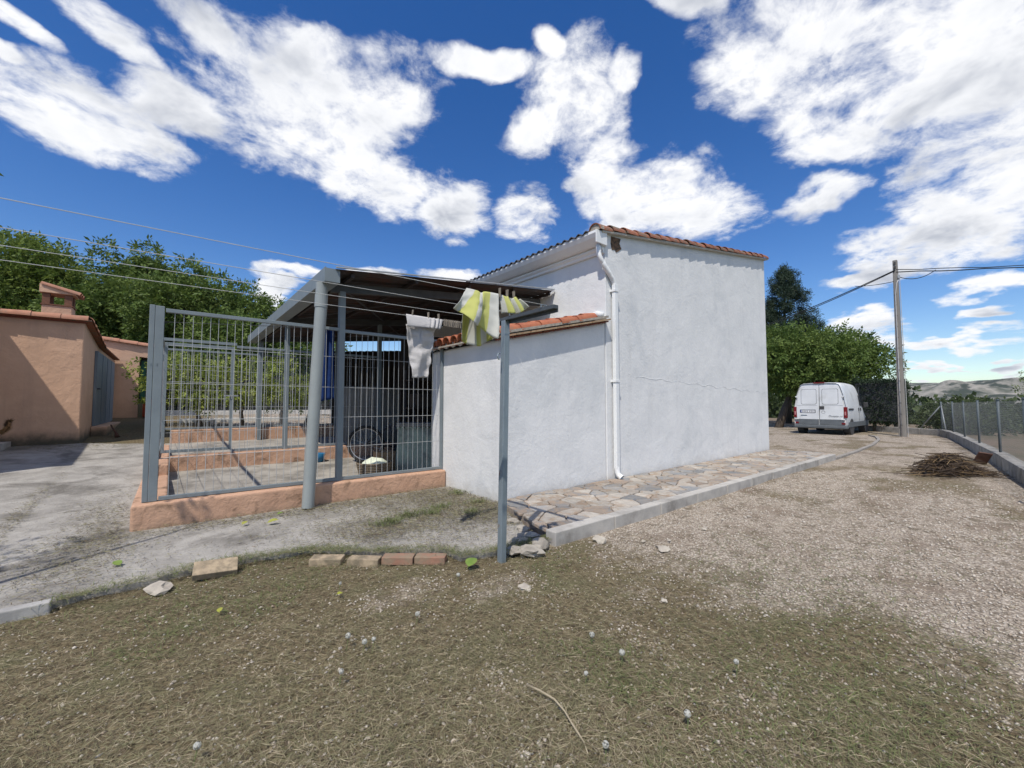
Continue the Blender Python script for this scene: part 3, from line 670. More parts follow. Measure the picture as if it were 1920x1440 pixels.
def rot2(p, c, a): x, y = p[0] - c[0], p[1] - c[1]; return (c[0] + x * math.cos(a) - y * math.sin(a), c[1] + x * math.sin(a) + y * math.cos(a)) + tuple(p[2:])
bz = gzf(3.7, 7.4) + .05
def rotbuild(mb, c, a, *args, **k): mb.v = [rot2(p, c, a) for p in mb.v]; return mb.build(*args, **k)
BC = (3.72, 7.42); BA = R(-36)
b = MB(); b.add([(3.34, 7.17, bz), (4.1, 7.17, bz), (4.1, 7.67, bz), (3.34, 7.67, bz), (3.38, 7.19, bz + .88), (4.06, 7.19, bz + .88), (4.06, 7.65, bz + .88), (3.38, 7.65, bz + .88)], [(0, 3, 2, 1), (4, 5, 6, 7), (0, 1, 5, 4), (1, 2, 6, 5), (2, 3, 7, 6), (3, 0, 4, 7)])
rotbuild(b, BC, BA, 'body', m_bin, binr, bevel=.025, seg=3)
b = MB(); b.box(3.35, 4.09, 7.155, 7.68, bz + .882, bz + .915); b.box(3.36, 4.08, 7.165, 7.67, bz + .916, bz + .95)
lid = rotbuild(b, BC, BA, 'lid', M('bin_lid', (.24, .23, .20), (.16, .15, .135), scale=8, rough=.7, rnd=.1), binr, bevel=.008)
b = MB()
for k in range(9): b.box(3.37 + k * .078, 3.37 + k * .078 + .05, 7.15, 7.18, bz + .845, bz + .88)
rotbuild(b, BC, BA, 'crimped_edge', m_bin, binr, bevel=.006)
b = MB().tube([(4.02, 7.1, bz + .93), (4.25, 7.12, bz + .93)], .03, 10); tag(rotbuild(b, BC, BA, 'roll_of_felt', m_dark, bevel=0), 'dark tube lying across the corner of the feed bin lid', 'tube')
bsk = thing('wicker_basket', (2.82, 7.3, gzf(2.8, 7.3) + .05), 'round woven basket holding a pale cloth bundle on the pen floor', 'basket')
wz = gzf(2.8, 7.3) + .05; w = MB()
for k in range(9): w.ring((2.82, 7.3, wz + .02 + k * .03), (0, 0, 1), .235 + .007 * k, .016, 26, 6)
w.build('weave', M('wicker', (.20, .16, .11), (.13, .10, .07), scale=30, rough=.9, bump=.6, bscale=70), bsk, smooth=True)
w = MB(); w.lathe((2.82, 7.3, wz), [(.001, .015), (.22, .015), (.272, .26)], 26); w.build('liner', m_board, bsk)
w = MB(); w.ring((2.82, 7.3, wz + .275), (0, 0, 1), .295, .017, 30, 6); w.build('rim', MATS['wicker'], bsk, smooth=True)
cl = MB(); cl.lathe((2.83, 7.3, wz + .12), [(.24, 0), (.235, .10), (.20, .17), (.12, .22), (.05, .235), (.001, .24)], 24); cl.v = [(a + .012 * math.sin(b_ * 40), b_, c + .02 * math.sin(a * 31) * math.cos(b_ * 27)) for a, b_, c in cl.v]
tag(cl.build('cloth_bundle', M('pale_cloth', (.62, .66, .52), (.55, .58, .46), scale=10, rough=.95, bump=.4, bscale=40), smooth=True), 'pale cream cloth bundled inside the woven basket', 'cloth')
cb = MB(); cb.box(3.08, 3.42, 7.75, 8.05, gzf(3.2, 7.9) + .05, gzf(3.2, 7.9) + .40); tag(cb.build('cardboard_box', M('cardboard', (.30, .20, .115), (.25, .165, .095), scale=7, rough=.9), bevel=.006), 'brown cardboard box between basket and feed bin', 'box')
# bicycle standing across the store
bk = thing('bicycle', (3.4, 8.55, gzf(3.4, 8.5) + .05), 'dark bicycle leaning in the shade behind the feed bin', 'bicycle')
bd = Vector((.80, -.60, 0)); bn = Vector((.6, .8, 0)); bo = Vector((3.18, 8.72, gzf(3.2, 8.7) + .05)); WR = .36
m_tyre = M('rubber', (.018, .018, .019), (.028, .028, .028), scale=20, rough=.85)
def bp_(u, z): return bo + bd * u + Vector((0, 0, z))
for u in (0, 1.06):
    wh = MB().ring(bp_(u, WR + .02), bn, WR, .028, 36, 8).build('wheel', m_tyre, bk, smooth=True)
    sp = MB()
    for k in range(18):
        a = 2 * math.pi * k / 18; sp.tube([bp_(u, WR + .02), bp_(u + math.cos(a) * (WR - .02), WR + .02 + math.sin(a) * (WR - .02))], .0025, 4)
    sp.ring(bp_(u, WR + .02), bn, WR - .035, .01, 30, 5); sp.build('spokes', M('chrome_dull', (.4, .4, .4), rough=.4, metal=.6), wh)
fr = MB(); B0, HT, ST, RW, FW = bp_(.62, .32), bp_(.93, .80), bp_(.44, .85), bp_(0, WR + .02), bp_(1.06, WR + .02)
for a, c in ((B0, HT), (HT, bp_(.47, .75)), (B0, ST), (RW, B0), (RW, bp_(.47, .75)), (HT, FW)): fr.tube([a, c], .017, 8)
fr.tube([HT, bp_(.9, .95)], .016, 8); fr.tube([bp_(.9, .95) - bn * .28, bp_(.9, .95), bp_(.9, .95) + bn * .28], .012, 8); fr.build('frame', M('bike_paint', (.03, .03, .04), rough=.4), bk, smooth=True)
MB().box(-.13, .13, -.07, .07, 0, .05).build('saddle', m_tyre, bk, bevel=.03).matrix_world = Matrix.Translation(ST - org(bk)) @ Matrix.Rotation(math.atan2(bd.y, bd.x), 4, 'Z')
bw = MB(); bw.lathe((2.35, 9.2, gzf(2.3, 9.2) + .05), [(.001, .01), (.10, .01), (.15, .17), (.155, .17), (.11, .0), (.001, 0)], 22); tag(bw.build('feed_bowl', M('blue_plastic', (.02, .12, .24), rough=.4), smooth=True), 'small blue plastic bowl on the pen floor by the gate plinth', 'bowl')
# blue towel on a cord across the pen
def cloth(name, fn, nu, nv, mat, parent=None, th=.004, attr=None, smooth=True):
    mb = MB(); vs = [fn(i / nu, j / nv) for j in range(nv + 1) for i in range(nu + 1)]
    mb.add(vs, [(j * (nu + 1) + i, j * (nu + 1) + i + 1, (j + 1) * (nu + 1) + i + 1, (j + 1) * (nu + 1) + i) for j in range(nv) for i in range(nu)])
    o = mb.build(name, mat, parent, smooth=smooth); so = o.modifiers.new('thick', 'SOLIDIFY'); so.thickness = th
    if attr:
        at_ = o.data.attributes.new('stripe', 'FLOAT', 'POINT'); at_.data.foreach_set('value', np.array([attr(i / nu, j / nv) for j in range(nv + 1) for i in range(nu + 1)], np.float32))
    return o
bt = cloth('blue_towel', lambda s, t: (1.80 + .21 * s + .01 * t, 7.0 + .028 * math.sin(s * 14 + t * 2) * (1 - .3 * t), 2.66 - 1.14 * t + .05 * (s - .5) * t), 22, 24, M('blue_terry', (.007, .03, .125), (.005, .022, .095), scale=12, rough=1, bump=.5, bscale=160))
tag(bt, 'long royal blue towel hanging inside the pen beside the post', 'towel')
cd = MB().tube([(-.17, 7.02, 2.52), (.9, 7.01, 2.6), (1.93, 7.0, 2.668), (3.0, 7.0, 2.7), (3.66, 7.0, 2.72), (5.99, 7.0, 2.86)], .004, 6); tag(cd.build('washing_cord', m_dark), 'thin dark cord strung across the pen under the canopy', 'cord')

# ------------------------------------------------------------------ clothes line
m_galv = M('galvanised_post', (.25, .30, .33), (.20, .245, .27), scale=9, rough=.5, metal=.35, stain=(.24, .13, .06), sscale=14, sth=.67, swid=.03, stretch=(1, 1, .4))
LY = (2.57, 3.0, 3.34, 3.68); TZ = 2.285
def clothes_post(name, x, y, lean, label):
    t = thing(name, (x, y, 0), label, 'clothes post', 'clothes line posts')
    mb = MB().beam((x, y, -.1), (x + lean, y, TZ - .03), .062, .062, up=(1, 0, 0)); p = mb.build('post', m_galv, t, bevel=.005)
    MB().tube([(x - .035, y - .02, 1.93), (x - .065, y - .03, 1.93), (x - .075, y - .03, 1.90), (x - .06, y - .03, 1.87), (x - .04, y - .02, 1.88)], .006, 6).build('hook', m_galv, p)
    x += lean
    cbm = MB().box(x - .028, x + .028, 2.42, 3.78, TZ - .03, TZ + .0); cbm.box(x + .022, x + .028, 2.42, 3.78, TZ - .058, TZ - .03)
    c = cbm.build('crossbar', M('dark_angle_iron', (.09, .105, .115), (.07, .08, .088), scale=8, rough=.6, metal=.2), t)
    for ly in LY: MB().tube([(x - .03, ly, TZ + .0), (x - .03, ly, TZ + .025), (x + .03, ly, TZ + .025), (x + .03, ly, TZ)], .005, 6).build('eye', m_galv, c)
    return t
clothes_post('clothes_post', 2.42, 3.1, .045, 'galvanised T shaped clothes line post carrying the striped towel')
clothes_post('clothes_post', -6.2, 3.1, 0, 'galvanised T shaped clothes line post at the far end of the wires')
m_wire = M('line_wire', (.60, .60, .57), (.52, .52, .49), scale=20, rough=.5)
for i, ly in enumerate(LY):
    pts = []
    for k in range(25):
        t = k / 24; x = 2.44 - 8.64 * t; pts.append((x, ly, TZ + .028 - .035 * math.sin(math.pi * t)))
    tag(MB().tube(pts, .0021, 5).build('clothes_line', m_wire), ('clothes line wire that carries the yellow striped towel', 'empty clothes line wire next to the striped towel', 'empty clothes line wire next to the grey cloth', 'clothes line wire that carries the grey cloth and the peg row')[i], 'wire', 'clothes line wires')
def stripes():
    m = bpy.data.materials.new('striped_terry'); m.use_nodes = True; N, Lk = m.node_tree.nodes, m.node_tree.links; bs = N['Principled BSDF']
    a = N.new('ShaderNodeAttribute'); a.attribute_name = 'stripe'; w = N.new('ShaderNodeMath'); w.operation = 'FRACT'; Lk.new(a.outputs['Fac'], w.inputs[0])
    c = N.new('ShaderNodeValToRGB'); c.color_ramp.elements[0].color = (.62, .62, .57, 1); c.color_ramp.elements[1].color = (.56, .57, .18, 1)
    c.color_ramp.elements[0].position = .46; c.color_ramp.elements[1].position = .5; Lk.new(w.outputs[0], c.inputs[0]); Lk.new(c.outputs[0], bs.inputs['Base Color']); bs.inputs['Roughness'].default_value = 1
    n = N.new('ShaderNodeTexNoise'); n.inputs['Scale'].default_value = 220; g_ = N.new('ShaderNodeNewGeometry'); Lk.new(g_.outputs['Position'], n.inputs['Vector'])
    b = N.new('ShaderNodeBump'); b.inputs['Strength'].default_value = .7; b.inputs['Distance'].default_value = .004; Lk.new(n.outputs['Fac'], b.inputs['Height']); Lk.new(b.outputs[0], bs.inputs['Normal'])
    tr = N.new('ShaderNodeBsdfTranslucent'); Lk.new(c.outputs[0], tr.inputs[0]); sh = N.new('ShaderNodeMixShader'); sh.inputs[0].default_value = .25
    Lk.new(bs.outputs[0], sh.inputs[1]); Lk.new(tr.outputs[0], sh.inputs[2]); Lk.new(sh.outputs[0], N['Material Output'].inputs[0]); return m
m_str = stripes()
def lerp_list(L_, s):
    k = min(int(s * (len(L_) - 1)), len(L_) - 2); t = s * (len(L_) - 1) - k; p0, p1, p2, p3 = L_[max(k - 1, 0)], L_[k], L_[k + 1], L_[min(k + 2, len(L_) - 1)]
    return tuple(b + .5 * t * (c - a + t * (2 * a - 5 * b + 4 * c - d + t * (3 * (b - c) + d - a))) for a, b, c, d in zip(p0, p1, p2, p3))
ft = [(1.669, 2.315), (1.765, 2.312), (1.80, 2.300), (1.84, 2.318), (1.97, 2.322)]; fb = [(1.495, 2.118), (1.57, 2.09), (1.652, 2.025), (1.747, 2.003), (1.875, 1.952)]; bb = [(1.70, 1.945), (1.762, 1.917), (1.837, 1.903), (1.914, 1.931), (1.98, 1.975)]
def tow_front(s, t):
    a, b = lerp_list(ft, s), lerp_list(fb, s); e = t
    return (a[0] + (b[0] - a[0]) * e, 2.565 - .11 * math.sin(t * 1.5) + .04 * math.sin(s * 9 + .6) * t + .05 * (float(fbm(s * 5, t * 4, 12)) - .5) * min(1, t * 3), a[1] + (b[1] - a[1]) * e + .012 * math.sin(s * 11) * t)
def tow_back(s, t):
    a, b = lerp_list(ft, s), lerp_list(bb, s)
    return (a[0] + (b[0] - a[0]) * t, 2.575 + .10 * math.sin(t * 1.5) + .03 * math.sin(s * 10) * t, a[1] + (b[1] - a[1]) * t)
tw = thing('striped_towel', (1.8, 2.57, 2.3), 'yellow and white striped towel folded over the clothes wire by the post', 'towel')
cloth('front_flap', tow_front, 30, 20, m_str, tw, th=.0025, attr=lambda s, t: s * 2.35 + .02); cloth('back_flap', tow_back, 30, 20, m_str, tw, th=.0025, attr=lambda s, t: s * 2.35 + .45)
st_t = [(1.99, 2.318), (2.06, 2.316), (2.13, 2.316), (2.195, 2.314)]; st_b = [(2.003, 2.165), (2.107, 2.185), (2.176, 2.20), (2.264, 2.25)]
def strip_f(s, t):
    a, b = lerp_list(st_t, s), lerp_list(st_b, s); k = .04 * math.sin(s * 15 + 1)
    return (a[0] + (b[0] - a[0]) * t, 2.57 + k * (.4 + .6 * t) - .03 * math.sin(t * 1.57), a[1] + (b[1] - a[1]) * t + .008 * math.sin(s * 20))
tag(cloth('hand_towel', strip_f, 36, 12, m_str, attr=lambda s, t: s * 2.2 + .15), 'small gathered striped cloth pegged above the clothes post', 'towel')
gt = [(1.702, 2.312), (2.10, 2.308)]; gh = [(1.709, 2.192), (2.065, 2.205)]; gb = [(1.792, 1.706), (1.957, 1.718)]
m_gcl = M('grey_cotton', (.52, .50, .49), (.46, .445, .435), scale=8, rough=1, bump=.35, bscale=60, bump2=.3, b2scale=9)
gc = thing('grey_cloth', (1.88, 3.68, 2.31), 'plain grey cloth hanging folded with a deep hem from three pegs', 'cloth')
def gbody(s, t):
    a, b = lerp_list(gh, s), lerp_list(gb, s); a = (a[0] + (.01 if s < .5 else -.02), a[1] + .03)
    return (a[0] + (b[0] - a[0]) * t, 3.70 + .015 * math.sin(s * 7 + t * 3) + .05 * (float(fbm(s * 3 + 2, t * 7, 8)) - .5), a[1] + (b[1] - a[1]) * t)
def ghem(s, t):
    a, b = lerp_list(gt, s), lerp_list(gh, s); q = .025 * math.exp(-((s - .78) / .12) ** 2) * math.sin(s * 60)
    return (a[0] + (b[0] - a[0]) * t, 3.672 - .022 * math.sin(t * 1.6) + q, a[1] + (b[1] - a[1]) * t)
cloth('panel', gbody, 18, 30, m_gcl, gc, th=.006); cloth('hem', ghem, 40, 8, m_gcl, gc, th=.006)
# clothes pegs
m_peg = M('weathered_wood', (.30, .255, .20), (.21, .18, .145), scale=40, rough=.9, rnd=.2)
def peg_mesh():
    mb = MB()
    for s in (-1, 1):
        mb.add([(-.005, s * .002, -.035), (.005, s * .002, -.035), (.005, s * .008, -.035), (-.005, s * .008, -.035), (-.005, s * .002 + s * .004, .038), (.005, s * .006, .038), (.005, s * .013, .038), (-.005, s * .013, .038)],
               [(0, 3, 2, 1), (4, 5, 6, 7), (0, 1, 5, 4), (1, 2, 6, 5), (2, 3, 7, 6), (3, 0, 4, 7)])
    mb.ring((0, 0, 0), (1, 0, 0), .009, .0015, 10, 4); me = mb.mesh('peg'); me.materials.append(m_peg); return me
pgm = peg_mesh()
def peg(x, y, z, label, grp):
    tag(link('clothes_peg', pgm, loc=(x, y, z), rot=(rs.uniform(-.1, .1), rs.uniform(-.12, .12), rs.uniform(-.3, .3))), label, 'peg', grp)
for x in (1.77, 1.94, 2.055): peg(x, 3.672, 2.325, 'wooden clothes peg clipped on the grey cloth', 'pegs on the grey cloth')
for x in (1.985, 2.06, 2.13): peg(x, 2.57, 2.335, 'wooden clothes peg holding the small striped cloth', 'pegs on the striped cloth')
for k in range(10): peg(2.125 + k * .021, 3.68, 2.282, 'grey wooden clothes peg waiting in a tight row on the wire', 'pegs in a row on the wire')
# ------------------------------------------------------------------ peach outbuildings on the left
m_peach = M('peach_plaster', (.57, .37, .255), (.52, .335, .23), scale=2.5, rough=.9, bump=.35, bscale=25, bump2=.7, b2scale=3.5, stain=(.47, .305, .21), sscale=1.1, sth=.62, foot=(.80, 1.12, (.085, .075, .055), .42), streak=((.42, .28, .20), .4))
m_grime = M('damp_mould', (.10, .085, .06), (.06, .055, .042), scale=8, rough=1)
m_bluedoor = M('blue_grey_sheet', (.11, .145, .18), (.16, .195, .225), scale=2.5, rough=.6, stretch=(1, 3, .25), stain=(.22, .25, .27), sscale=2.5, sth=.66)
shed = thing('peach_shed', (-1.62, 13.62, .5), 'peach plastered shed with tiled edge, chimney and blue grey metal door', 'shed')
SZ = 3.36
def prism_x(poly, x0, x1): return MB().prism(poly, x0, x1, lambda p: (p[2], p[0], p[1]))
prism_x([(13.62, .2), (20.35, .2), (20.35, 3.0), (16.2, 3.02), (13.62, SZ)], -9, -1.62).build('wall', m_peach, shed, bevel=.02)
sro = prism_x([(13.52, SZ + .035), (13.52, SZ - .0), (16.3, 3.04), (20.35, 3.02), (20.35, 3.055), (16.3, 3.075)], -9, -1.50).build('roof', m_tile_old, shed)
tm_s = tile_mesh('edge_cap_tile', L_=.50, r0=.125, r1=.105, mat=M('clay_tile_pink', (.40, .20, .13), (.33, .16, .105), scale=8, rough=.9, stain=(.24, .17, .13), sscale=6, sth=.62, rnd=.12))
x = -1.55
while x > -6: link('roof_tile', tm_s, sro, loc=(x, 13.58, SZ + .01), rot=(0, -.0, math.pi)); x -= .44
x = 13.6
while x < 16.2: link('roof_tile', tm_s, sro, loc=(-1.58, x, SZ + .0 - .131 * (x - 13.6)), rot=(0, .13, math.pi / 2)); x += .44
MB().box(-6, -1.58, 13.575, 13.615, SZ - .045, SZ - .004).build('ledge', m_flat2, sro)
ch = MB().box(-2.42, -1.93, 14.3, 14.75, 3.1, 3.78).build('chimney', m_peach, shed, bevel=.012)
m_brk = M('brown_brick', (.20, .09, .055), (.14, .07, .045), scale=12, rough=.9, rnd=.15)
MB().box(-2.44, -1.91, 14.28, 14.77, 3.781, 3.805).build('brick_course', m_brk, ch)
for x0 in (-2.42, -2.06):
    for y0 in (14.3, 14.63): MB().box(x0, x0 + .125, y0, y0 + .115, 3.806, 4.06).build('brick_pier', m_brk, ch)
prism_y([(-2.46, 4.062), (-1.88, 4.062), (-1.88, 4.10), (-2.46, 4.26)], 14.26, 14.8).build('cap', m_peach, ch, bevel=.008)
for y in (14.32, 14.53, 14.74): link('cap_tile', tm_s, ch, loc=(-1.80, y, 4.065), rot=(0, R(-16) - 0, math.pi)).scale = (1.35, .85, .7)
MB().box(-1.615, -1.56, 15.4, 19.6, .88, 2.86).build('door', m_bluedoor, shed)
dr = [o for o in shed.children if o.name.startswith('door')][0]
for y in (16.45, 17.5, 18.55): MB().box(-1.559, -1.55, y, y + .03, .9, 2.84).build('seam', m_bluedoor, dr)
MB().box(-1.559, -1.5, 15.55, 15.75, 1.85, 1.88).build('handle', m_dark, dr)
MB().box(-1.615, -1.30, 15.2, 20.1, .3, .87).build('step', m_peach, shed, bevel=.02)
MB().box(-4.2, -2.62, 13.0, 13.6, .3, .66).build('stone_ledge', MATS['pale_concrete'], shed, bevel=.01)
# wing running towards the yard: its roof line throws the slanting shadow across the shed front
wing = thing('peach_wing', (-3.4, 11.5, .3), 'peach plastered wing joined to the left end of the shed', 'building')
MB().box(-9, -3.42, 9.6, 13.5, .1, 3.95).build('wall', m_peach, wing, bevel=.02)
MB().box(-9.1, -3.34, 9.5, 13.5, 3.951, 4.03).build('roof', m_tile_old, wing)
# second building behind
sh2 = thing('rear_outbuilding', (-.9, 20.4, .98), 'peach outbuilding with sloping tile edge and green shuttered doorway', 'building')
prism_y([(-8, .6), (-.98, .6), (-.98, 3.2), (-.5, 3.15), (-.5, 3.55), (-1.9, 3.72), (-8, 4.4)], 20.4, 24.5).build('wall', m_peach, sh2)
MB().box(-.98, -.5, 20.75, 24.4, .6, 3.14).build('door_recess', m_dark, sh2)
MB().box(-.93, -.80, 20.68, 20.74, 1.55, 3.08).build('shutter', M('green_paint', (.015, .085, .05), rough=.5), sh2)
MB().box(-.97, -.74, 20.62, 20.70, .8, 1.5).build('low_panel', M('olive_board', (.12, .12, .075), rough=.8), sh2)
x = -.55; tmb = tile_mesh('rear_tile', L_=.62, r0=.13, r1=.11, mat=MATS['clay_tile_pink'])
while x > -4: link('roof_tile', tmb, sh2, loc=(x, 20.42, 3.57 + (-.55 - x) * .118), rot=(0, -.118, math.pi)); x -= .5
gb_ = thing('gas_bottle', (-.66, 20.1, .98), 'orange red gas bottle standing at the rear outbuilding doorway', 'gas bottle')
q = MB(); q.lathe((-.66, 20.1, .98), [(.001, 0), (.15, .0), (.165, .04), (.165, .50), (.13, .57), (.05, .61), (.001, .61)], 20); q.build('body', M('orange_paint', (.45, .06, .02), (.36, .05, .02), scale=8, rough=.45), gb_, smooth=True)
q = MB(); q.ring((-.66, 20.1, .98 + .66), (0, 0, 1), .085, .012, 18, 6); q.tube([(-.66, 20.1, 1.58), (-.66, 20.1, 1.68)], .025, 8)
for a in range(3): q.tube([(-.66 + .085 * math.cos(a * 2.1), 20.1 + .085 * math.sin(a * 2.1), 1.56), (-.66 + .085 * math.cos(a * 2.1), 20.1 + .085 * math.sin(a * 2.1), 1.65)], .01, 6)
q.build('collar', MATS['orange_paint'], gb_, smooth=True)
hk = MB(); hk.tube([(-1.24, 15.3, .90), (-1.16, 15.05, .78), (-1.10, 14.9, .70), (-1.07, 14.82, .60)], [.016, .02, .03, .055], 8)
tag(hk.build('rusty_hoe', M('rust', (.10, .045, .028), (.06, .03, .02), scale=15, rough=.9), smooth=True), 'rusty bent hoe head leaning on the shed door step', 'tool')

# ------------------------------------------------------------------ dog at the shed, tail raised
def skinned(name, verts, edges, radii, mat, parent=None, sub=2, root=0):
    me = bpy.data.meshes.new(name); o_ = org(parent); me.from_pydata([tuple(Vector(v) - o_) for v in verts], edges, []); me.materials.append(mat)
    o = bpy.data.objects.new(name, me); COL.objects.link(o)
    if parent: o.parent = parent
    sk = o.modifiers.new('skin', 'SKIN'); sk.use_smooth_shade = True
    if not me.skin_vertices: me.attributes.new('x', 'FLOAT', 'POINT')
    for i, r in enumerate(radii):
        d = me.skin_vertices[0].data[i]; d.radius = r if isinstance(r, tuple) else (r, r); d.use_root = (i == root)
    ss = o.modifiers.new('sub', 'SUBSURF'); ss.levels = sub; ss.render_levels = sub
    return o
def add_skin_layer(me):
    bm = bmesh.new(); bm.from_mesh(me); bm.verts.layers.skin.verify(); bm.to_mesh(me); bm.free()
dg = thing('dog', (-3.05, 12.7, gzf(-3, 12.7) + .04), 'tan dog with a dark tipped raised tail in front of the shed', 'dog')
fz = gzf(-3, 12.7) + .045; hd = Vector((-.92, .40, 0)).normalized(); sd_ = Vector((-hd.y, hd.x, 0)); do = Vector((-2.55, 12.30, fz))
def dp_(u, s, z): return tuple(do + (hd * u + sd_ * s + Vector((0, 0, z))) * .76)
dv = [dp_(.10, 0, .50), dp_(.30, 0, .50), dp_(.52, 0, .48), dp_(.70, 0, .50), dp_(.84, 0, .60), dp_(.94, 0, .70), dp_(1.06, 0, .69), dp_(1.17, 0, .66)]
dr_ = [.10, .115, .125, .12, .075, .075, .05, .032]; de = [(i, i + 1) for i in range(7)]
def leg(root, pts, rr_):
    k = root
    for p, r in zip(pts, rr_): dv.append(dp_(*p)); dr_.append(r); de.append((k, len(dv) - 1)); k = len(dv) - 1
for s in (-1, 1):
    leg(0, [(.12, s * .09, .40), (.17, s * .10, .29), (.02, s * .10, .15), (.05, s * .10, .03), (.11, s * .10, .018)], [.075, .05, .026, .024, .026])
    leg(3, [(.70, s * .085, .36), (.66, s * .09, .24), (.69, s * .09, .12), (.68, s * .09, .03), (.74, s * .09, .018)], [.06, .042, .028, .024, .026])
    leg(5, [(.91, s * .055, .80)], [.02])
leg(0, [(.0, 0, .545), (-.10, 0, .58), (-.19, .0, .66), (-.225, 0, .76), (-.21, 0, .83)], [.04, .034, .038, .036, .014])
dme = bpy.data.meshes.new('body'); dme.from_pydata([tuple(Vector(v) - org(dg)) for v in dv], de, []); add_skin_layer(dme)
m_dog = M('tan_fur', (.30, .17, .075), (.22, .12, .055), scale=10, rough=1, stain=(.035, .028, .022), sscale=3.2, sth=.60, swid=.04, bump=.5, bscale=120)
dme.materials.append(m_dog); dbo = bpy.data.objects.new('body', dme); COL.objects.link(dbo); dbo.parent = dg
dbo.modifiers.new('skin', 'SKIN').use_smooth_shade = True
for i, r in enumerate(dr_): dme.skin_vertices[0].data[i].radius = (r * .76, r * .76); dme.skin_vertices[0].data[i].use_root = (i == 0)
ssd = dbo.modifiers.new('sub', 'SUBSURF'); ssd.levels = ssd.render_levels = 2
for s in (-1, 1): MB().lathe(dp_(1.0, s * .05, .725), [(.001, -.01), (.01, 0), (.001, .01)], 8).build('eye', m_dark, dg, smooth=True)
MB().lathe(dp_(1.20, 0, .67), [(.001, -.018), (.018, 0), (.001, .018)], 8).build('nose', m_dark, dg, smooth=True)
ht_ = MB()
for k in range(900):
    t = rs.random(); b0 = Vector(dp_(-.02 - .2 * t, 0, .55 + .03 * t + .12 * t * t)); dv_ = Vector((rs.uniform(-1, 1), rs.uniform(-1, 1), rs.uniform(-1.2, .3))).normalized() * rs.uniform(.03, .075)
    s_ = dv_.cross(Vector((rs.random(), rs.random(), .3))).normalized() * .004; a = b0 + dv_ * .3
    ht_.add([a - s_, a + s_, a + dv_], [(0, 1, 2)])
ht_.build('tail_feathering', M('pale_fur', (.42, .26, .12), (.33, .19, .085), scale=20, rough=1), dg)
# dark hairs at the tip of the tail
th_ = MB()
for k in range(420):
    t = rs.random(); b0 = Vector(dp_(-.17 - .05 * t, 0, .63 + .20 * t)); dv_ = Vector((rs.uniform(-1, 1), rs.uniform(-1, 1), rs.uniform(.2, 1.2))).normalized() * rs.uniform(.03, .07)
    s_ = dv_.cross(Vector((rs.random(), rs.random(), .3))).normalized() * .004; a = b0 + dv_ * .4
    th_.add([a - s_, a + s_, a + dv_], [(0, 1, 2)])
th_.build('tail_hair', M('dark_fur', (.05, .035, .025), (.16, .09, .04), scale=20, rough=1), dg)
# ------------------------------------------------------------------ vegetation
def norm(a): return a / np.maximum(np.linalg.norm(a, axis=-1, keepdims=True), 1e-9)
def sprays(P, Dv, size, m=5, aspect=.42, spread=.85, g=None):
    n = len(P); g = g or rng; Dv = norm(Dv); rv = norm(g.normal(size=(n, 3))); S = norm(np.cross(Dv, rv)); size = np.asarray(size).reshape(-1, 1) * np.ones((n, 1))
    Vs = []
    for k in range(m):
        sg = 0 if k == m - 1 else (1 if k % 2 else -1); t = (k // 2) / max(1, (m - 1) / 2)
        b = P + Dv * size * t * .62
        d = norm(Dv * (.55 if sg else 1) + S * sg * spread + g.normal(size=(n, 3)) * .22 - np.array((0, 0, .12)))
        l = size * g.uniform(.42, .62, (n, 1)); wv = norm(np.cross(d, np.cross(Dv, S) + g.normal(size=(n, 3)) * .5)); wv = wv * l * aspect / 2
        Vs.append(np.stack([b, b + d * l * .5 + wv, b + d * l, b + d * l * .5 - wv], 1))
    V = np.concatenate(Vs, 0).reshape(-1, 3); return V, np.arange(len(V)).reshape(-1, 4)
def ball(n, g=None):
    g = g or rng; return norm(g.normal(size=(n, 3)))
def leaf_mat(name, a, b, st, scale=.9, tr=.3):
    return M(name, a, b, scale=scale, rough=.6, stain=st, sscale=5, sth=.58, swid=.1, trans=tr, detail=3, spec=.25)
m_bark = M('bark', (.13, .105, .08), (.075, .06, .047), scale=9, rough=.95, bump=.8, bscale=25, stretch=(1, 1, .25))
def crown(name, mat, parent, clumps, per, size, m=5, seed=1, flat=1., aspect=.42, gap=.0):
    g = np.random.default_rng(seed); Ps, Ds = [], []
    for (c, r) in clumps:
        k = max(4, int(per * (r / .8) ** 2)); u = ball(k, g); u[:, 2] *= flat; rad = g.uniform(.45, 1, (k, 1)) ** .6
        Ps.append(np.array(c) + u * rad * r); Ds.append(u + g.normal(size=(k, 3)) * .45 + np.array((0, 0, -.15)))
    P, Dv = np.concatenate(Ps), np.concatenate(Ds)
    Vv, Ff = sprays(P, Dv, size * g.uniform(.7, 1.25, len(P)), m, aspect, g=g)
    return np_mesh(name, Vv, Ff, mat, parent)
def clumps_in(center, radii, n, cr, seed, low=-1.):
    g = np.random.default_rng(seed); out = []
    while len(out) < n:
        u = ball(1, g)[0] * g.uniform(.35, 1) ** .5
        if u[2] < low: continue
        out.append((np.array(center) + u * np.array(radii), cr * g.uniform(.65, 1.25)))
    return out
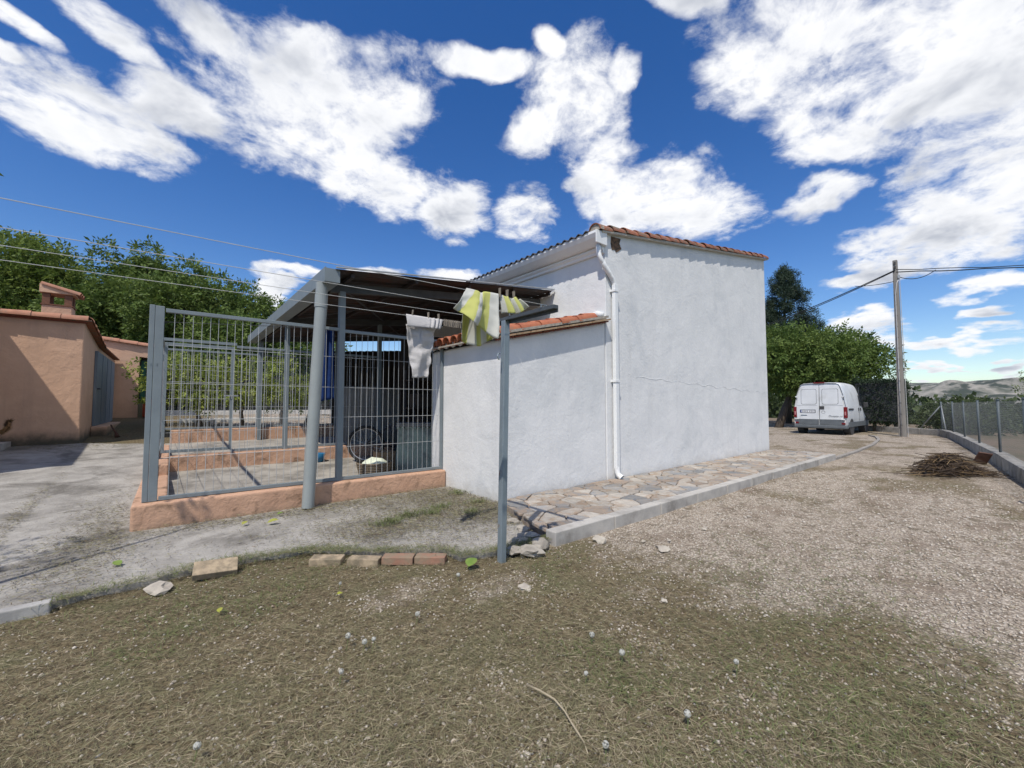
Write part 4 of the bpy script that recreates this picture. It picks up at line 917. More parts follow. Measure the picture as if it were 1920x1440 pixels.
def limbs(base, top, clumps, r0, seed, n=9):
    rr_ = random.Random(seed); base = Vector(base); top = Vector(top); mb = MB(); pts = [base + (top - base) * t + Vector((rr_.uniform(-.12, .12), rr_.uniform(-.12, .12), 0)) * (0 if t == 0 else 1) for t in (0, .25, .5, .75, 1)]
    pts[0] = base - Vector((0, 0, .2)); mb.tube(pts, [r0 * 1.25, r0, r0 * .85, r0 * .6, r0 * .35], 9)
    for c, r in rr_.sample(list(clumps), min(n, len(clumps))):
        a = base + (top - base) * rr_.uniform(.35, .85); c = Vector(c); mid = (a + c) / 2 + Vector((rr_.uniform(-.2, .2), rr_.uniform(-.2, .2), rr_.uniform(-.1, .3)))
        mb.tube([a, mid, c], [r0 * .42, r0 * .26, r0 * .08], 6)
    return mb
def tree(name, label, cat, base, center, radii, ncl, cr, per, size, mat, r0=.16, seed=1, group=None, m=5, low=-1., aspect=.42, extra=()):
    t = thing(name, base, label, cat, group); cl = clumps_in(center, radii, ncl, cr, seed, low) + list(extra)
    limbs(base, (center[0], center[1], center[2] + radii[2] * .5), cl, r0, seed).build('trunk', m_bark, t, smooth=True)
    crown('crown', mat, t, cl, per, size, m, seed + 5, aspect=aspect); return t
m_walnut = leaf_mat('walnut_leaf', (.085, .140, .030), (.16, .215, .05), (.045, .085, .022))
m_walnut2 = leaf_mat('walnut_leaf_light', (.115, .175, .034), (.20, .25, .055), (.06, .105, .026))
m_citrus = leaf_mat('citrus_leaf', (.22, .28, .05), (.30, .34, .075), (.12, .18, .035), scale=2)
m_pine = leaf_mat('pine_needle', (.03, .052, .032), (.048, .075, .042), (.018, .032, .022), tr=.1)
m_cyp = leaf_mat('cypress_leaf', (.018, .034, .016), (.028, .05, .02), (.012, .02, .012), tr=.05)
m_scrub = leaf_mat('scrub_leaf', (.055, .08, .032), (.09, .12, .045), (.03, .045, .02))
G = lambda x, y: gzf(x, y)
tree('walnut_tree', 'tall walnut tree rising behind the shed chimney', 'tree', (-7.5, 38, G(-7.5, 38)), (-7.5, 38, 5.9), (5.2, 4.6, 4.4), 80, 1.4, 105, .46, m_walnut2, .24, 21, 'walnut trees behind the sheds', low=-.9,
     extra=[((-9.0, 37, 10.0), .7), ((-7, 37.5, 10.7), .6), ((-5.4, 37.2, 10.8), .5), ((-5.4, 37.2, 10.0), .6), ((-7, 37.5, 9.9), .7)])
tree('walnut_tree', 'dense walnut tree behind the rear outbuilding, with ragged shoots on top', 'tree', (-1.5, 34.5, G(-1.5, 34.5)), (-1.5, 34.5, 5.6), (4.6, 4.4, 4.4), 85, 1.3, 105, .45, m_walnut, .26, 22, 'walnut trees behind the sheds',
     extra=[((-3.4, 33.5, 9.9), .6), ((-3.3, 33.5, 10.6), .45), ((-1.4, 33.5, 10.6), .8), ((-1.3, 33.5, 9.6), .9), ((.5, 33.5, 10.2), .7), ((1.6, 33, 9.2), .8)])
tree('walnut_tree', 'broad walnut tree behind the pen, beside the canopy fascia', 'tree', (2.1, 29.5, G(2.1, 29.5)), (2.0, 29.3, 4.9), (3.6, 3.8, 3.7), 72, 1.15, 105, .42, m_walnut, .22, 23, 'walnut trees behind the sheds',
     extra=[((.6, 29, 8.6), .6), ((1.9, 29, 8.4), .6)])
tree('walnut_tree', 'lower walnut tree seen under the canopy roof behind the pen', 'tree', (6.2, 31, G(6.2, 31)), (6.3, 31, 4.1), (4.2, 3.4, 3.3), 55, 1.1, 95, .42, m_walnut, .2, 24, 'walnut trees behind the sheds')
for k, (x, y, zc, r, lab) in enumerate(((.75, 16.4, 2.15, .78, 'round citrus bush with yellow green leaves behind the pen gate'), (1.85, 16.2, 2.2, .85, 'citrus bush with bright yellow shoots left of the middle pen post'),
                                        (2.95, 16.0, 2.1, .80, 'citrus bush behind the middle pen post by the leaning pipe'), (-.15, 17.2, 2.2, .7, 'citrus bush close to the rear outbuilding doorway'))):
    tree('citrus_bush', lab, 'bush', (x, y, G(x, y)), (x, y, zc), (r, r, r * .95), 26, .36, 170, .17, m_citrus, .06, 40 + k, 'citrus bushes behind the pen', aspect=.5)
# clipped evergreen hedge further back closes the view under the trees
def hedge(name, label, x0, x1, y0, y1, z0, z1, n, size, mat, seed, base_z, trunks):
    t = thing(name, ((x0 + x1) / 2, (y0 + y1) / 2, base_z), label, 'hedge'); g = np.random.default_rng(seed)
    MB().box(x0 + .12, x1 - .12, y0 + .12, y1 - .12, z0 + .1, z1 - .12).build('core', m_dark, t)
    areas = np.array([(y1 - y0) * (z1 - z0), (y1 - y0) * (z1 - z0), (x1 - x0) * (z1 - z0), (x1 - x0) * (z1 - z0), (x1 - x0) * (y1 - y0), (x1 - x0) * (y1 - y0) * .5]); side = g.choice(6, n, p=areas / areas.sum())
    P = np.stack([g.uniform(x0, x1, n), g.uniform(y0, y1, n), g.uniform(z0, z1, n)], -1); Nn = np.zeros((n, 3))
    for s, (ax_, v, sg) in enumerate(((0, x0, -1), (0, x1, 1), (1, y0, -1), (1, y1, 1), (2, z1, 1), (2, z0, -1))):
        q = side == s; P[q, ax_] = v - sg * g.uniform(0, .14, q.sum()); Nn[q, ax_] = sg
    P += (np.stack([fbm(P[:, 1] * 1.3, P[:, 2] * 1.3, 3), fbm(P[:, 0] * 1.3, P[:, 2] * 1.3, 4), fbm(P[:, 0], P[:, 1], 6)], -1) - .5) * .22
    Vv, Ff = sprays(P, Nn * .8 + g.normal(size=(n, 3)) * .6 + np.array((0, 0, .5)), size * g.uniform(.7, 1.3, n), 3, .3, .5, g)
    np_mesh('foliage', Vv, Ff, mat, t)
    for tx, ty in trunks: MB().tube([(tx, ty, base_z - .1), (tx + .03, ty, base_z + .4), (tx, ty, z0 + .4)], [.09, .075, .07], 8).build('trunk', m_bark, t, smooth=True)
    return t
hedge('cypress_hedge', 'dark clipped cypress hedge on short trunks beside the van', 28.9, 31.6, 3.75, 5.7, .45, 2.72, 9000, .17, m_cyp, 61, 0, ((29.4, 4.9), (29.8, 4.1), (30.9, 4.6)))
hedge('back_hedge', 'dark evergreen hedge closing the garden behind the citrus bushes', -2.5, 13, 24.2, 25.6, 1.1, 3.0, 5200, .3, m_cyp, 62, G(4, 25), ())
for k, (y, z, x0, x1) in enumerate(((18.2, .98, .2, 4.6), (21.6, 1.15, -.2, 6.5))):
    o = MB().box(x0, x1, y, y + .28, G(1, y) - .1, G(1, y) + .12).build('garden_wall', M('whitewash', (.62, .61, .58), (.5, .49, .46), scale=4, rough=.9, bump=.3, bscale=20), bevel=.01)
    tag(o, ('low whitewashed garden border behind the citrus bushes', 'far low whitewashed garden border before the back hedge')[k], 'border')
o = MB().tube([(3.5, 15.4, G(3.5, 15.4) + .1), (3.9, 15.3, 1.9)], .045, 8).build('leaning_pipe', m_dark, smooth=True); tag(o, 'dark pipe leaning in the garden behind the pen', 'pipe')
# right-hand trees behind the van
tree('walnut_tree', 'wide spreading walnut tree shading the parked van', 'tree', (29.6, 9.6, 0), (32.6, 8.6, 4.0), (4.3, 3.7, 1.8), 72, 1.05, 105, .38, m_walnut, .2, 31, None, low=-.75,
     extra=[((33.5, 7.2, 6.0), .7), ((34.6, 6.6, 5.5), .7), ((30.2, 9.4, 5.1), .9), ((34.5, 5.8, 4.4), .9), ((33.5, 7.2, 5.4), .7), ((29.2, 9.4, 3.2), .9), ((28.6, 9.6, 4.6), .9)])
pine = thing('pine_tree', (37.9, 11.5, 0), 'tall dark conifer with an open ragged top behind the walnut tree', 'tree'); pcl = []; g = np.random.default_rng(71)
pm = MB().tube([(37.9, 11.5, -.2), (37.95, 11.5, 4), (37.85, 11.55, 8), (37.9, 11.5, 12.2)], [.24, .19, .11, .03], 9)
for k in range(52):
    z = 2.8 + 9.2 * (k / 52) ** .9; L_ = (12.5 - z) * .40 * g.uniform(.6, 1.15) + .25; a = k * 2.4 + g.uniform(-.4, .4); e = Vector((37.9 + L_ * math.cos(a), 11.5 + L_ * math.sin(a), z + .25 * L_ + g.uniform(-.2, .3)))
    pm.tube([(37.9, 11.5, z), tuple(e)], [.045, .015], 5)
    for q in range(max(2, int(L_ / .42))):
        t = .3 + .7 * (q + 1) / max(2, int(L_ / .42)); pcl.append((np.array((37.9, 11.5, z)) * (1 - t) + np.array(e) * t, .34 * g.uniform(.7, 1.2)))
pcl += [((37.9, 11.5, 11.9 + .25 * i), .24) for i in range(3)]
pm.build('trunk', m_bark, pine, smooth=True); crown('crown', m_pine, pine, pcl, 520, .36, 5, 72, aspect=.2)
# scrub and low trees beyond the fence
def shrub(x, y, h, r, lab, seed, mat=m_scrub, per=55, size=.38, grp='scrub beyond the wire fence'):
    b = G(x, y); tree('scrub_tree', lab, 'shrub', (x, y, b), (x, y, b + h * .58), (r, r, h * .45), int(16 + 6 * r), .30 * r + .25, per, size, mat, .07, seed, grp)
shrub(31.5, 1.6, 1.45, 1.1, 'olive green shrub right behind the concrete pole', 81, m_scrub, 90, .3)
shrub(34.5, 2.6, 1.4, 1.2, 'dark shrub beyond the end of the cypress hedge', 82, m_scrub, 80, .32)
shrub(38.0, 1.2, 1.5, 1.5, 'rounded dark shrub past the braced fence corner post', 83)
gs = random.Random(9)
for k in range(15):
    x = 34 + k * 3.1 + gs.uniform(-1, 1); y = -3.2 - k * 1.15 + gs.uniform(-2.2, 1.5)
    shrub(x, y, gs.uniform(1.1, 1.7), gs.uniform(1.5, 2.4), 'dark scrub tree in the row along the far field edge', 90 + k, gs.choice((m_scrub, m_cyp, m_scrub)), 42, .5, 'scrub trees along the field edge')
sap = thing('sapling', (36.5, -.9, G(36.5, -.9)), 'thin young tree standing above the fence with sparse leaf tufts', 'tree')
sb_ = G(36.5, -.9); sm = MB().tube([(36.5, -.9, sb_), (36.45, -.85, sb_ + 1.8), (36.55, -.9, sb_ + 3.0)], [.05, .035, .012], 7); scl = []
for a, l, z in ((0, .9, 1.8), (2.2, .8, 2.1), (3.6, 1.2, 2.3), (5, .7, 2.6), (1, .5, 2.9), (4.2, 1.0, 1.9)):
    e = (36.5 + l * math.cos(a), -.9 + l * math.sin(a), sb_ + z + .35); sm.tube([(36.5, -.88, sb_ + z), e], [.018, .006], 5); scl.append((e, .32))
sm.build('trunk', m_bark, sap, smooth=True); crown('crown', m_walnut, sap, scl, 120, .26, 5, 75)
# woods and orchards down the valley: one far mass
g = np.random.default_rng(77); n = 1500; az_ = np.radians(g.uniform(-35, 32, n)); rd = 75 + 1050 * g.random(n) ** 1.6
cxy = np.stack([rd * np.cos(az_), rd * np.sin(az_)], -1); keep = (fbm(cxy[:, 0] / 90, cxy[:, 1] / 90, 15) > .44); cxy = cxy[keep]; cz2 = gz(cxy[:, 0], cxy[:, 1]); n = len(cxy)
rr2 = g.uniform(1.6, 3.6, n); k = 46; u = ball(n * k, g).reshape(n, k, 3); P = np.concatenate([cxy, (cz2 + rr2 * .9)[:, None]], 1)[:, None, :] + u * rr2[:, None, None] * np.array((1, 1, .85)) * g.uniform(.6, 1, (n, k, 1))
Vv, Ff = sprays(P.reshape(-1, 3), u.reshape(-1, 3) + np.array((0, 0, .3)), 1.5, 2, .7, .8, g)
tag(np_mesh('valley_woodland', Vv, Ff, m_scrub), 'far woods and orchards filling the valley below the hills', 'woodland', kind='stuff')
# branch of a tree reaching in from the left
br = thing('fig_tree', (-3.2, 3.7, 0), 'big leaved tree beside the yard reaching a dark branch over the clothes line', 'tree')
brm = MB().tube([(-3.2, 3.7, -.1), (-3.15, 3.72, 1.3), (-3.05, 3.8, 2.4)], [.11, .09, .07], 9); g = np.random.default_rng(5); bcl = []
for e in ((-1.36, 5.10, 3.28), (-3.7, 4.2, 3.6), (-3.9, 3.1, 3.7), (-3.2, 4.6, 3.9)):
    brm.tube([(-3.08, 3.76, 2.0), ((e[0] - 3.05) / 2, (e[1] + 3.8) / 2, (e[2] + 2.5) / 2 + .15), e], [.05, .03, .01], 6); bcl.append((np.array(e), .17 if e[0] > -1.5 else .5))
brm.build('trunk', m_bark, br, smooth=True); crown('crown', m_walnut, br, bcl, 190, .17, 3, 6, aspect=.62)

# ------------------------------------------------------------------ parked van
VX, VY = 24.4, 6.1
van = thing('parked_van', (VX, VY, 0), 'white panel van with grey bumper parked under the walnut tree', 'van')
m_van = M('van_white', (.66, .68, .69), (.60, .62, .63), scale=2, rough=.35, spec=.5, stain=(.48, .49, .48), sscale=1.6, sth=.64)
m_bump = M('grey_plastic', (.12, .135, .145), (.10, .112, .12), scale=6, rough=.6)
m_glass = M('van_glass', (.02, .025, .03), rough=.08, spec=.6)
def vsec(x, hw, zb, zt, lean):
    hs = zt - zb; pts = [(-hw * .93, zb), (-hw * .985, zb + .12), (-hw, zb + .45 * min(1, hs / 1.6)), (-hw * .995, zb + .43 * hs), (-hw * .90, zb + .72 * hs), (-hw * .80, zb + .90 * hs), (-hw * .74, zb + .965 * hs), (-hw * .62, zt - .008), (-hw * .3, zt + .012)]
    pts = pts + [(-a, b) for a, b in pts[::-1]]; return [(x + lean * (b - zb) / max(hs, .1), VY + a, b) for a, b in pts]
secs = [vsec(VX + .05, 1.03, .36, 2.47, .10), vsec(VX, 1.055, .36, 2.475, .10), vsec(VX + .06, 1.065, .36, 2.49, .09), vsec(VX + .5, 1.07, .36, 2.51, .04), vsec(VX + 1.6, 1.07, .36, 2.52, 0), vsec(VX + 2.7, 1.065, .36, 2.50, 0), vsec(VX + 3.05, 1.06, .36, 2.43, 0),
        vsec(VX + 3.45, 1.05, .36, 2.02, 0), vsec(VX + 3.85, 1.03, .36, 1.52, 0), vsec(VX + 4.25, 1.0, .36, 1.30, 0), vsec(VX + 4.6, .95, .38, 1.12, 0), vsec(VX + 4.78, .86, .42, .92, 0)]
vb = MB(); k = len(secs[0]); vb.add([p for s in secs for p in s], [(i * k + j, i * k + (j + 1) % k, (i + 1) * k + (j + 1) % k, (i + 1) * k + j) for i in range(len(secs) - 1) for j in range(k)] + [tuple(range(k)), tuple(range((len(secs) - 1) * k, len(secs) * k))])
body = vb.build('body', m_van, van, smooth=True); body.modifiers.new('edge', 'EDGE_SPLIT').split_angle = R(38)
def rearx(z, off=.012): return VX - off + .10 * (z - .36) / 2.1
def rear_plate(poly, z_off, mat, name, parent, th=.012, bevel=.006):     # poly in (y,z) on the leaning rear face
    mb = MB(); n = len(poly); mb.add([(rearx(z, z_off), VY + y, z) for y, z in poly] + [(rearx(z, z_off - th), VY + y, z) for y, z in poly], [tuple(range(n))[::-1], tuple(range(n, 2 * n))] + [(i, (i + 1) % n, n + (i + 1) % n, n + i) for i in range(n)])
    return mb.build(name, mat, parent, bevel=bevel)
def rr_rect(y0, y1, z0, z1, r=.07, k=4):
    out = []
    for cy_, cz3, a0 in ((y1 - r, z1 - r, 0), (y0 + r, z1 - r, 90), (y0 + r, z0 + r, 180), (y1 - r, z0 + r, 270)):
        for i in range(k + 1): a = R(a0 + 90 * i / k); out.append((cy_ + r * math.cos(a), cz3 + r * math.sin(a)))
    return out
dA = rear_plate([(.015, .72), (.93, .72), (.955, 1.25), (.90, 1.75), (.79, 2.30), (.72, 2.38), (.015, 2.38)], .014, m_van, 'rear_door', van)
dB = rear_plate([(-.015, .72), (-.015, 2.38), (-.72, 2.38), (-.79, 2.30), (-.90, 1.75), (-.955, 1.25), (-.93, .72)], .014, m_van, 'rear_door', van)
for d_, s in ((dA, 1), (dB, -1)):
    a = [(s * y, z) for y, z in rr_rect(.12, .74, 1.46, 2.18)]
    rear_plate([(s * y, z) for y, z in rr_rect(.105, .755, 1.445, 2.195)], .0155, m_bump, 'panel_groove', d_, th=.004, bevel=0)
    rear_plate(a, .021, m_van, 'blank_panel', d_, th=.006, bevel=.01)
    rear_plate([(s * .09, 1.385), (s * .92, 1.385), (s * .92, 1.395), (s * .09, 1.395)], .0165, m_bump, 'crease', d_, th=.003, bevel=0)
    rear_plate([(s * .90, 1.80), (s * .99, 1.80), (s * .99, 1.86), (s * .90, 1.86)], .05, m_van, 'hinge', d_, th=.05)
    rear_plate([(s * .02, .46), (s * .93, .46), (s * .93, .72), (s * .02, .72)], .02, m_bump, 'lower_cladding', d_, th=.01)
rear_plate([(-.01, 1.20), (-.20, 1.20), (-.20, 1.36), (-.01, 1.36)], .024, m_dark, 'door_handle', dB, th=.01)
bs_ = MB().ring((rearx(1.06, .016), VY - .16, 1.07), (1, 0, 0), .07, .006, 16, 4).build('badge_ring', m_bump, dB)
rear_plate([(.15, 1.03), (.80, 1.03), (.80, 1.19), (.15, 1.19)], .028, m_bump, 'plate_recess', dA, th=.012)
pt = rear_plate([(.19, 1.045), (.77, 1.045), (.77, 1.155), (.19, 1.155)], .031, M('plate_white', (.66, .67, .68), rough=.4), 'number_plate', dA, th=.003, bevel=0)
rear_plate([(.735, 1.045), (.77, 1.045), (.77, 1.155), (.735, 1.155)], .0325, M('plate_blue', (.02, .06, .28), rough=.4), 'plate_band', pt, th=.002, bevel=0)
yq = .70
for k in range(7):
    if k == 4: yq -= .035
    rear_plate([(yq, 1.065), (yq, 1.135), (yq - .042, 1.135), (yq - .042, 1.12), (yq - .014, 1.115), (yq - .014, 1.085), (yq - .042, 1.08), (yq - .042, 1.065)], .0325, m_dark, 'plate_mark', pt, th=.002, bevel=0); yq -= .066
rear_plate([(.50, .885), (.78, .885), (.76, .925), (.52, .925)], .018, M('badge_blue', (.03, .07, .12), rough=.4), 'dealer_badge', dA, th=.004, bevel=0)
def word(txt, h, loc, mat, parent, name):
    cu = bpy.data.curves.new(name, 'FONT'); cu.body = txt; cu.size = h; cu.extrude = .002; cu.shear = .25
    o = bpy.data.objects.new(name, cu); COL.objects.link(o); dg_ = bpy.context.evaluated_depsgraph_get(); me = bpy.data.meshes.new_from_object(o.evaluated_get(dg_)); bpy.data.objects.remove(o)
    me.materials.append(mat) if not me.materials else None
    me.materials.clear(); me.materials.append(mat)
    o = bpy.data.objects.new(name, me); COL.objects.link(o); o.parent = parent; o.location = Vector(loc) - org(parent); o.rotation_euler = (R(90), 0, R(-90)); return o
word('Ducato', .13, (rearx(.84, .02), VY - .36, .84), m_bump, dB, 'lettering'); word('JTD', .075, (rearx(.84, .02), VY - .78, .85), m_bump, dB, 'lettering')
m_red = M('tail_red', (.20, .012, .016), (.13, .008, .012), scale=12, rough=.25, spec=.5)
for s in (-1, 1):
    tl = MB().box(VX + .005, VX + .16, VY + s * 1.01 - .065, VY + s * 1.01 + .065, .80, 1.32).build('tail_light', m_red, van, bevel=.02)
    MB().box(VX - .002, VX + .05, VY + s * 1.01 - .03, VY + s * 1.01 + .03, .93, 1.10).build('lens', M('lens_pale', (.45, .20, .20), rough=.25), tl, bevel=.01)
    MB().box(VX - .02, VX + .08, VY + s * .93 - .07, VY + s * .93 + .07, .49, .58).build('reflector', m_red, van, bevel=.01)
    MB().box(VX - .03, VX + .06, VY + s * .93 - .06, VY + s * .93 + .10, .70, .76).build('bumper_step', m_van, van, bevel=.01)
bmp = MB(); bmp.box(VX - .03, VX + .30, VY - 1.075, VY + 1.075, .28, .455); bmp.build('rear_bumper', m_bump, van, bevel=.05, seg=3)
MB().box(VX + .06, VX + .2, VY - .22, VY + .22, 2.475, 2.525).build('brake_light', m_red, van, bevel=.01)
for s in (-1, 1):
    MB().box(VX + .32, VX + 4.3, VY + s * 1.068 - .02, VY + s * 1.068 + .02, .36, .60).build('side_cladding', m_bump, van, bevel=.01)
    MB().box(VX + .35, VX + 1.25, VY + s * 1.074 - .012, VY + s * 1.074 + .012, 1.17, 1.25).build('rub_strip', m_dark, van)
    for x in (2.25, 2.62): MB().box(VX + x, VX + x + .10, VY + s * 1.078 - .02, VY + s * 1.078 + .02, 1.12, 1.28).build('door_handle', m_dark, van, bevel=.01)
    MB().box(VX + 2.43, VX + 2.445, VY + s * 1.071 - .004, VY + s * 1.071 + .004, .62, 2.3).build('door_seam', m_bump, van)
    for x in (.88, 3.85):
        wh = MB().tube([(VX + x, VY + s * .86, .34), (VX + x, VY + s * 1.055, .34)], .34, 28).build('wheel', m_tyre, van, bevel=.03)
        MB().tube([(VX + x, VY + s * 1.04, .34), (VX + x, VY + s * 1.066, .34)], .205, 20).build('rim', M('rim_grey', (.30, .31, .32), rough=.4, metal=.5), wh, bevel=.01)
        MB().tube([(VX + x, VY + s * .8, .36), (VX + x, VY + s * 1.0735, .36)], .40, 28).build('wheel_arch', m_dark, van)
    MB().box(VX + 3.25, VX + 3.38, VY + s * 1.17 - .09, VY + s * 1.17 + .09, 1.30, 1.55).build('mirror', m_dark, van, bevel=.03)
    wb = MB(); wb.add([(VX + 2.62, VY + s * 1.071, 1.38), (VX + 3.62, VY + s * 1.062, 1.38), (VX + 3.3, VY + s * .985, 1.95), (VX + 2.7, VY + s * .985, 1.98)], [(0, 1, 2, 3)]); wb.build('side_window', m_glass, van)
ws_ = MB(); ws_.add([(VX + 3.80, VY - .86, 1.62), (VX + 3.80, VY + .86, 1.62), (VX + 3.22, VY + .74, 2.28), (VX + 3.22, VY - .74, 2.28)], [(0, 1, 2, 3)]); ws_.v = [(a + .05, b, c + .02) for a, b, c in ws_.v]; ws_.build('windscreen', m_glass, van)
MB().box(VX + .4, VX + 4.2, VY - .8, VY + .8, .24, .358).build('underbody', m_dark, van)

# ------------------------------------------------------------------ concrete pole and cables
m_pole = M('pole_concrete', (.26, .24, .215), (.20, .188, .172), scale=4, rough=.9, bump=.3, bscale=40, stain=(.19, .185, .175), sscale=1.8, sth=.6, stretch=(1, 1, .3))
pole = thing('utility_pole', (25.65, 3.3, 0), 'tapering concrete utility pole with a conduit strapped to its face', 'utility pole')
PXc, PYc = 25.65, 3.3
def taper(w0, d0, w1, d1, z0, z1, cx_=PXc, cy_=PYc): return [(cx_ - w0, cy_ - d0, z0), (cx_ + w0, cy_ - d0, z0), (cx_ + w0, cy_ + d0, z0), (cx_ - w0, cy_ + d0, z0), (cx_ - w1, cy_ - d1, z1), (cx_ + w1, cy_ - d1, z1), (cx_ + w1, cy_ + d1, z1), (cx_ - w1, cy_ + d1, z1)]
BF = [(0, 3, 2, 1), (4, 5, 6, 7), (0, 1, 5, 4), (1, 2, 6, 5), (2, 3, 7, 6), (3, 0, 4, 7)]
MB().add(taper(.125, .135, .09, .08, -.3, 8.1), BF).build('shaft', m_pole, pole, bevel=.02)
for z in (7.75, 7.95): MB().box(PXc - .135, PXc - .09, PYc - .03, PYc + .03, z - .05, z + .05).build('bolt_hole', m_dark, pole)
cdt = MB().tube([(PXc - .17, PYc + .02, .0), (PXc - .15, PYc + .02, 3), (PXc - .125, PYc + .02, 6.5), (PXc - .11, PYc - .04, 7.0), (PXc - .05, PYc - .12, 7.25)], .022, 8).build('conduit', M('conduit_grey', (.42, .41, .40), rough=.5), pole, smooth=True)
for k in range(13): z = .5 + k * .5; MB().box(PXc - .20 + .006 * k, PXc - .12 + .004 * k, PYc - .015, PYc + .055, z, z + .02).build('strap', m_dark, cdt)
MB().tube([(PXc - .1, PYc - .19, .0), (PXc - .08, PYc - .14, 7.2)], .012, 6).build('earth_wire', MATS['conduit_grey'], pole)
MB().box(PXc - .13, PXc - .08, PYc - .16, PYc - .08, 7.22, 7.36).build('bracket', MATS['galvanised'], pole)
def cable(a, b, sag, r, lab, n=22, tw=.0):
    a, b = Vector(a), Vector(b); pts = []
    for k in range(n + 1):
        t = k / n; p = a + (b - a) * t; p.z -= sag * 4 * t * (1 - t); p.z += tw * math.sin(t * 42); pts.append(p)
    o = MB().tube(pts, r, 6).build('overhead_cable', M('cable_black', (.02, .02, .022), rough=.6)); return tag(o, lab, 'cable', 'cables on the utility pole')
hz_ = 7.62
cable((PXc - .12, PYc, hz_), (30.5, 13.5, 6.1), .25, .022, 'twisted black cable dipping from the pole towards the conifer')
cable((PXc - .12, PYc + .03, hz_ - .05), (30.4, 13.5, 5.98), .27, .018, 'thin black cable running just below the twisted one to the conifer')
cable((PXc - .1, PYc - .05, hz_ - .1), (43.3, -11.0, 9.1), .2, .024, 'twisted black cable running from the pole away over the fence', tw=.02)
cable((PXc - .1, PYc - .05, hz_ + .02), (43.3, -11.0, 9.16), .24, .018, 'thin black cable above the one running over the fence', tw=-.02)
cable((PXc - .05, PYc - .13, 7.28), (27.1, 2.12, 7.66), .22, .016, 'short black cable loop hanging from the conduit head', 14)
cable((PXc - .13, PYc + .06, 7.1), (26.4, 4.9, 7.38), .05, .014, 'short black cable joining the pole side to the conifer cable', 10)
tag(MB().add(taper(.15, .17, .095, .085, -1.9, 9.5, 43.3, -11.05), BF).build('utility_pole', m_pole, bevel=.02), 'further concrete utility pole beyond the wire fence', 'utility pole')
tag(MB().add(taper(.15, .17, .095, .085, -.3, 6.4, 30.5, 13.55), BF).build('utility_pole', m_pole, bevel=.02), 'short concrete utility pole hidden behind the conifer', 'utility pole')

# ------------------------------------------------------------------ wire fence on a concrete footing
fence = thing('wire_fence', (27.5, 2.2, 0), 'grey post and wire mesh fence on a low concrete footing', 'fence')
m_post = M('fence_post', (.11, .135, .145), (.085, .105, .115), scale=6, rough=.6, metal=.2)
fl = [(31.8, 7.8), (29.9, 5.35), (28.6, 3.65), (27.5, 2.2), (25.6, 1.72), (22.3, 1.22), (18.9, .74), (15.6, .28), (12.3, -.1), (9.0, -.55), (5.6, -1.05), (2.2, -1.6), (-1.2, -2.15)]
m_foot = M('footing_concrete', (.33, .315, .285), (.25, .24, .22), scale=4, rough=.95, bump=.5, bscale=25, stain=(.15, .14, .12), sscale=2.2, sth=.58, rnd=.08)
for i in range(len(fl) - 1):
    a, b = fl[i], fl[i + 1]; L_ = math.hypot(b[0] - a[0], b[1] - a[1]); nb_ = max(1, round(L_ / 1.1))
    for k in range(nb_):
        t0, t1 = k / nb_, (k + 1) / nb_ - .012; p = lambda t: (a[0] + (b[0] - a[0]) * t, a[1] + (b[1] - a[1]) * t, .08)
        MB().beam(p(t0), p(t1), .22, .40 + rs.uniform(-.012, .012)).build('footing_block', m_foot, fence, bevel=.012)
for i, (x, y) in enumerate(fl):
    MB().tube([(x, y, .26), (x + rs.uniform(-.015, .015), y, 1.56)], .027 if i != 3 else .034, 10).build('post', m_post, fence, smooth=True)
    MB().tube([(x, y, 1.55), (x, y, 1.58)], .033, 10).build('cap', m_post, fence)
for b_ in ((26.9, 2.04), (28.1, 2.99)): MB().tube([(27.5, 2.2, 1.4), (b_[0], b_[1], .28)], .024, 8).build('brace', M('brace_zinc', (.30, .32, .33), rough=.5, metal=.3), fence, smooth=True)
V3, F3 = [], []
for i in range(len(fl) - 1):
    a, b = np.array(fl[i]), np.array(fl[i + 1]); L_ = np.linalg.norm(b - a); d = (b - a) / L_; h0, h1 = .30, 1.52; H_ = h1 - h0; nn = np.array((-d[1], d[0]))
    segs = []
    for s in np.arange(-H_, L_, .085):
        for sg in (1, -1):
            u0, u1 = s, s + H_; z0_, z1_ = (h0, h1) if sg > 0 else (h1, h0)
            t0, t1 = max(0, -u0 / H_), min(1, (L_ - u0) / H_)
            if t1 <= t0: continue
            segs.append((u0 + H_ * t0, z0_ + (z1_ - z0_) * t0, u0 + H_ * t1, z0_ + (z1_ - z0_) * t1))
    for z in (h0, .9, h1): segs.append((0, z, L_, z))
    for u0, z0_, u1, z1_ in segs:
        r_w = .0013; p0 = np.array((*(a + d * u0), z0_)); p1 = np.array((*(a + d * u1), z1_)); ax3 = np.array((*(nn * r_w), 0)); dz = np.array((0, 0, r_w))
        n0 = len(V3); V3 += [p0 + ax3, p0 - ax3 * .5 + dz, p0 - ax3 * .5 - dz, p1 + ax3, p1 - ax3 * .5 + dz, p1 - ax3 * .5 - dz]; F3 += [(n0, n0 + 1, n0 + 4, n0 + 3), (n0 + 1, n0 + 2, n0 + 5, n0 + 4), (n0 + 2, n0, n0 + 3, n0 + 5)]
wm = np_mesh('wire_mesh', np.array(V3), np.array(F3), M('mesh_wire', (.20, .215, .22), rough=.6, metal=.2), fence); wm['kind'] = 'stuff'
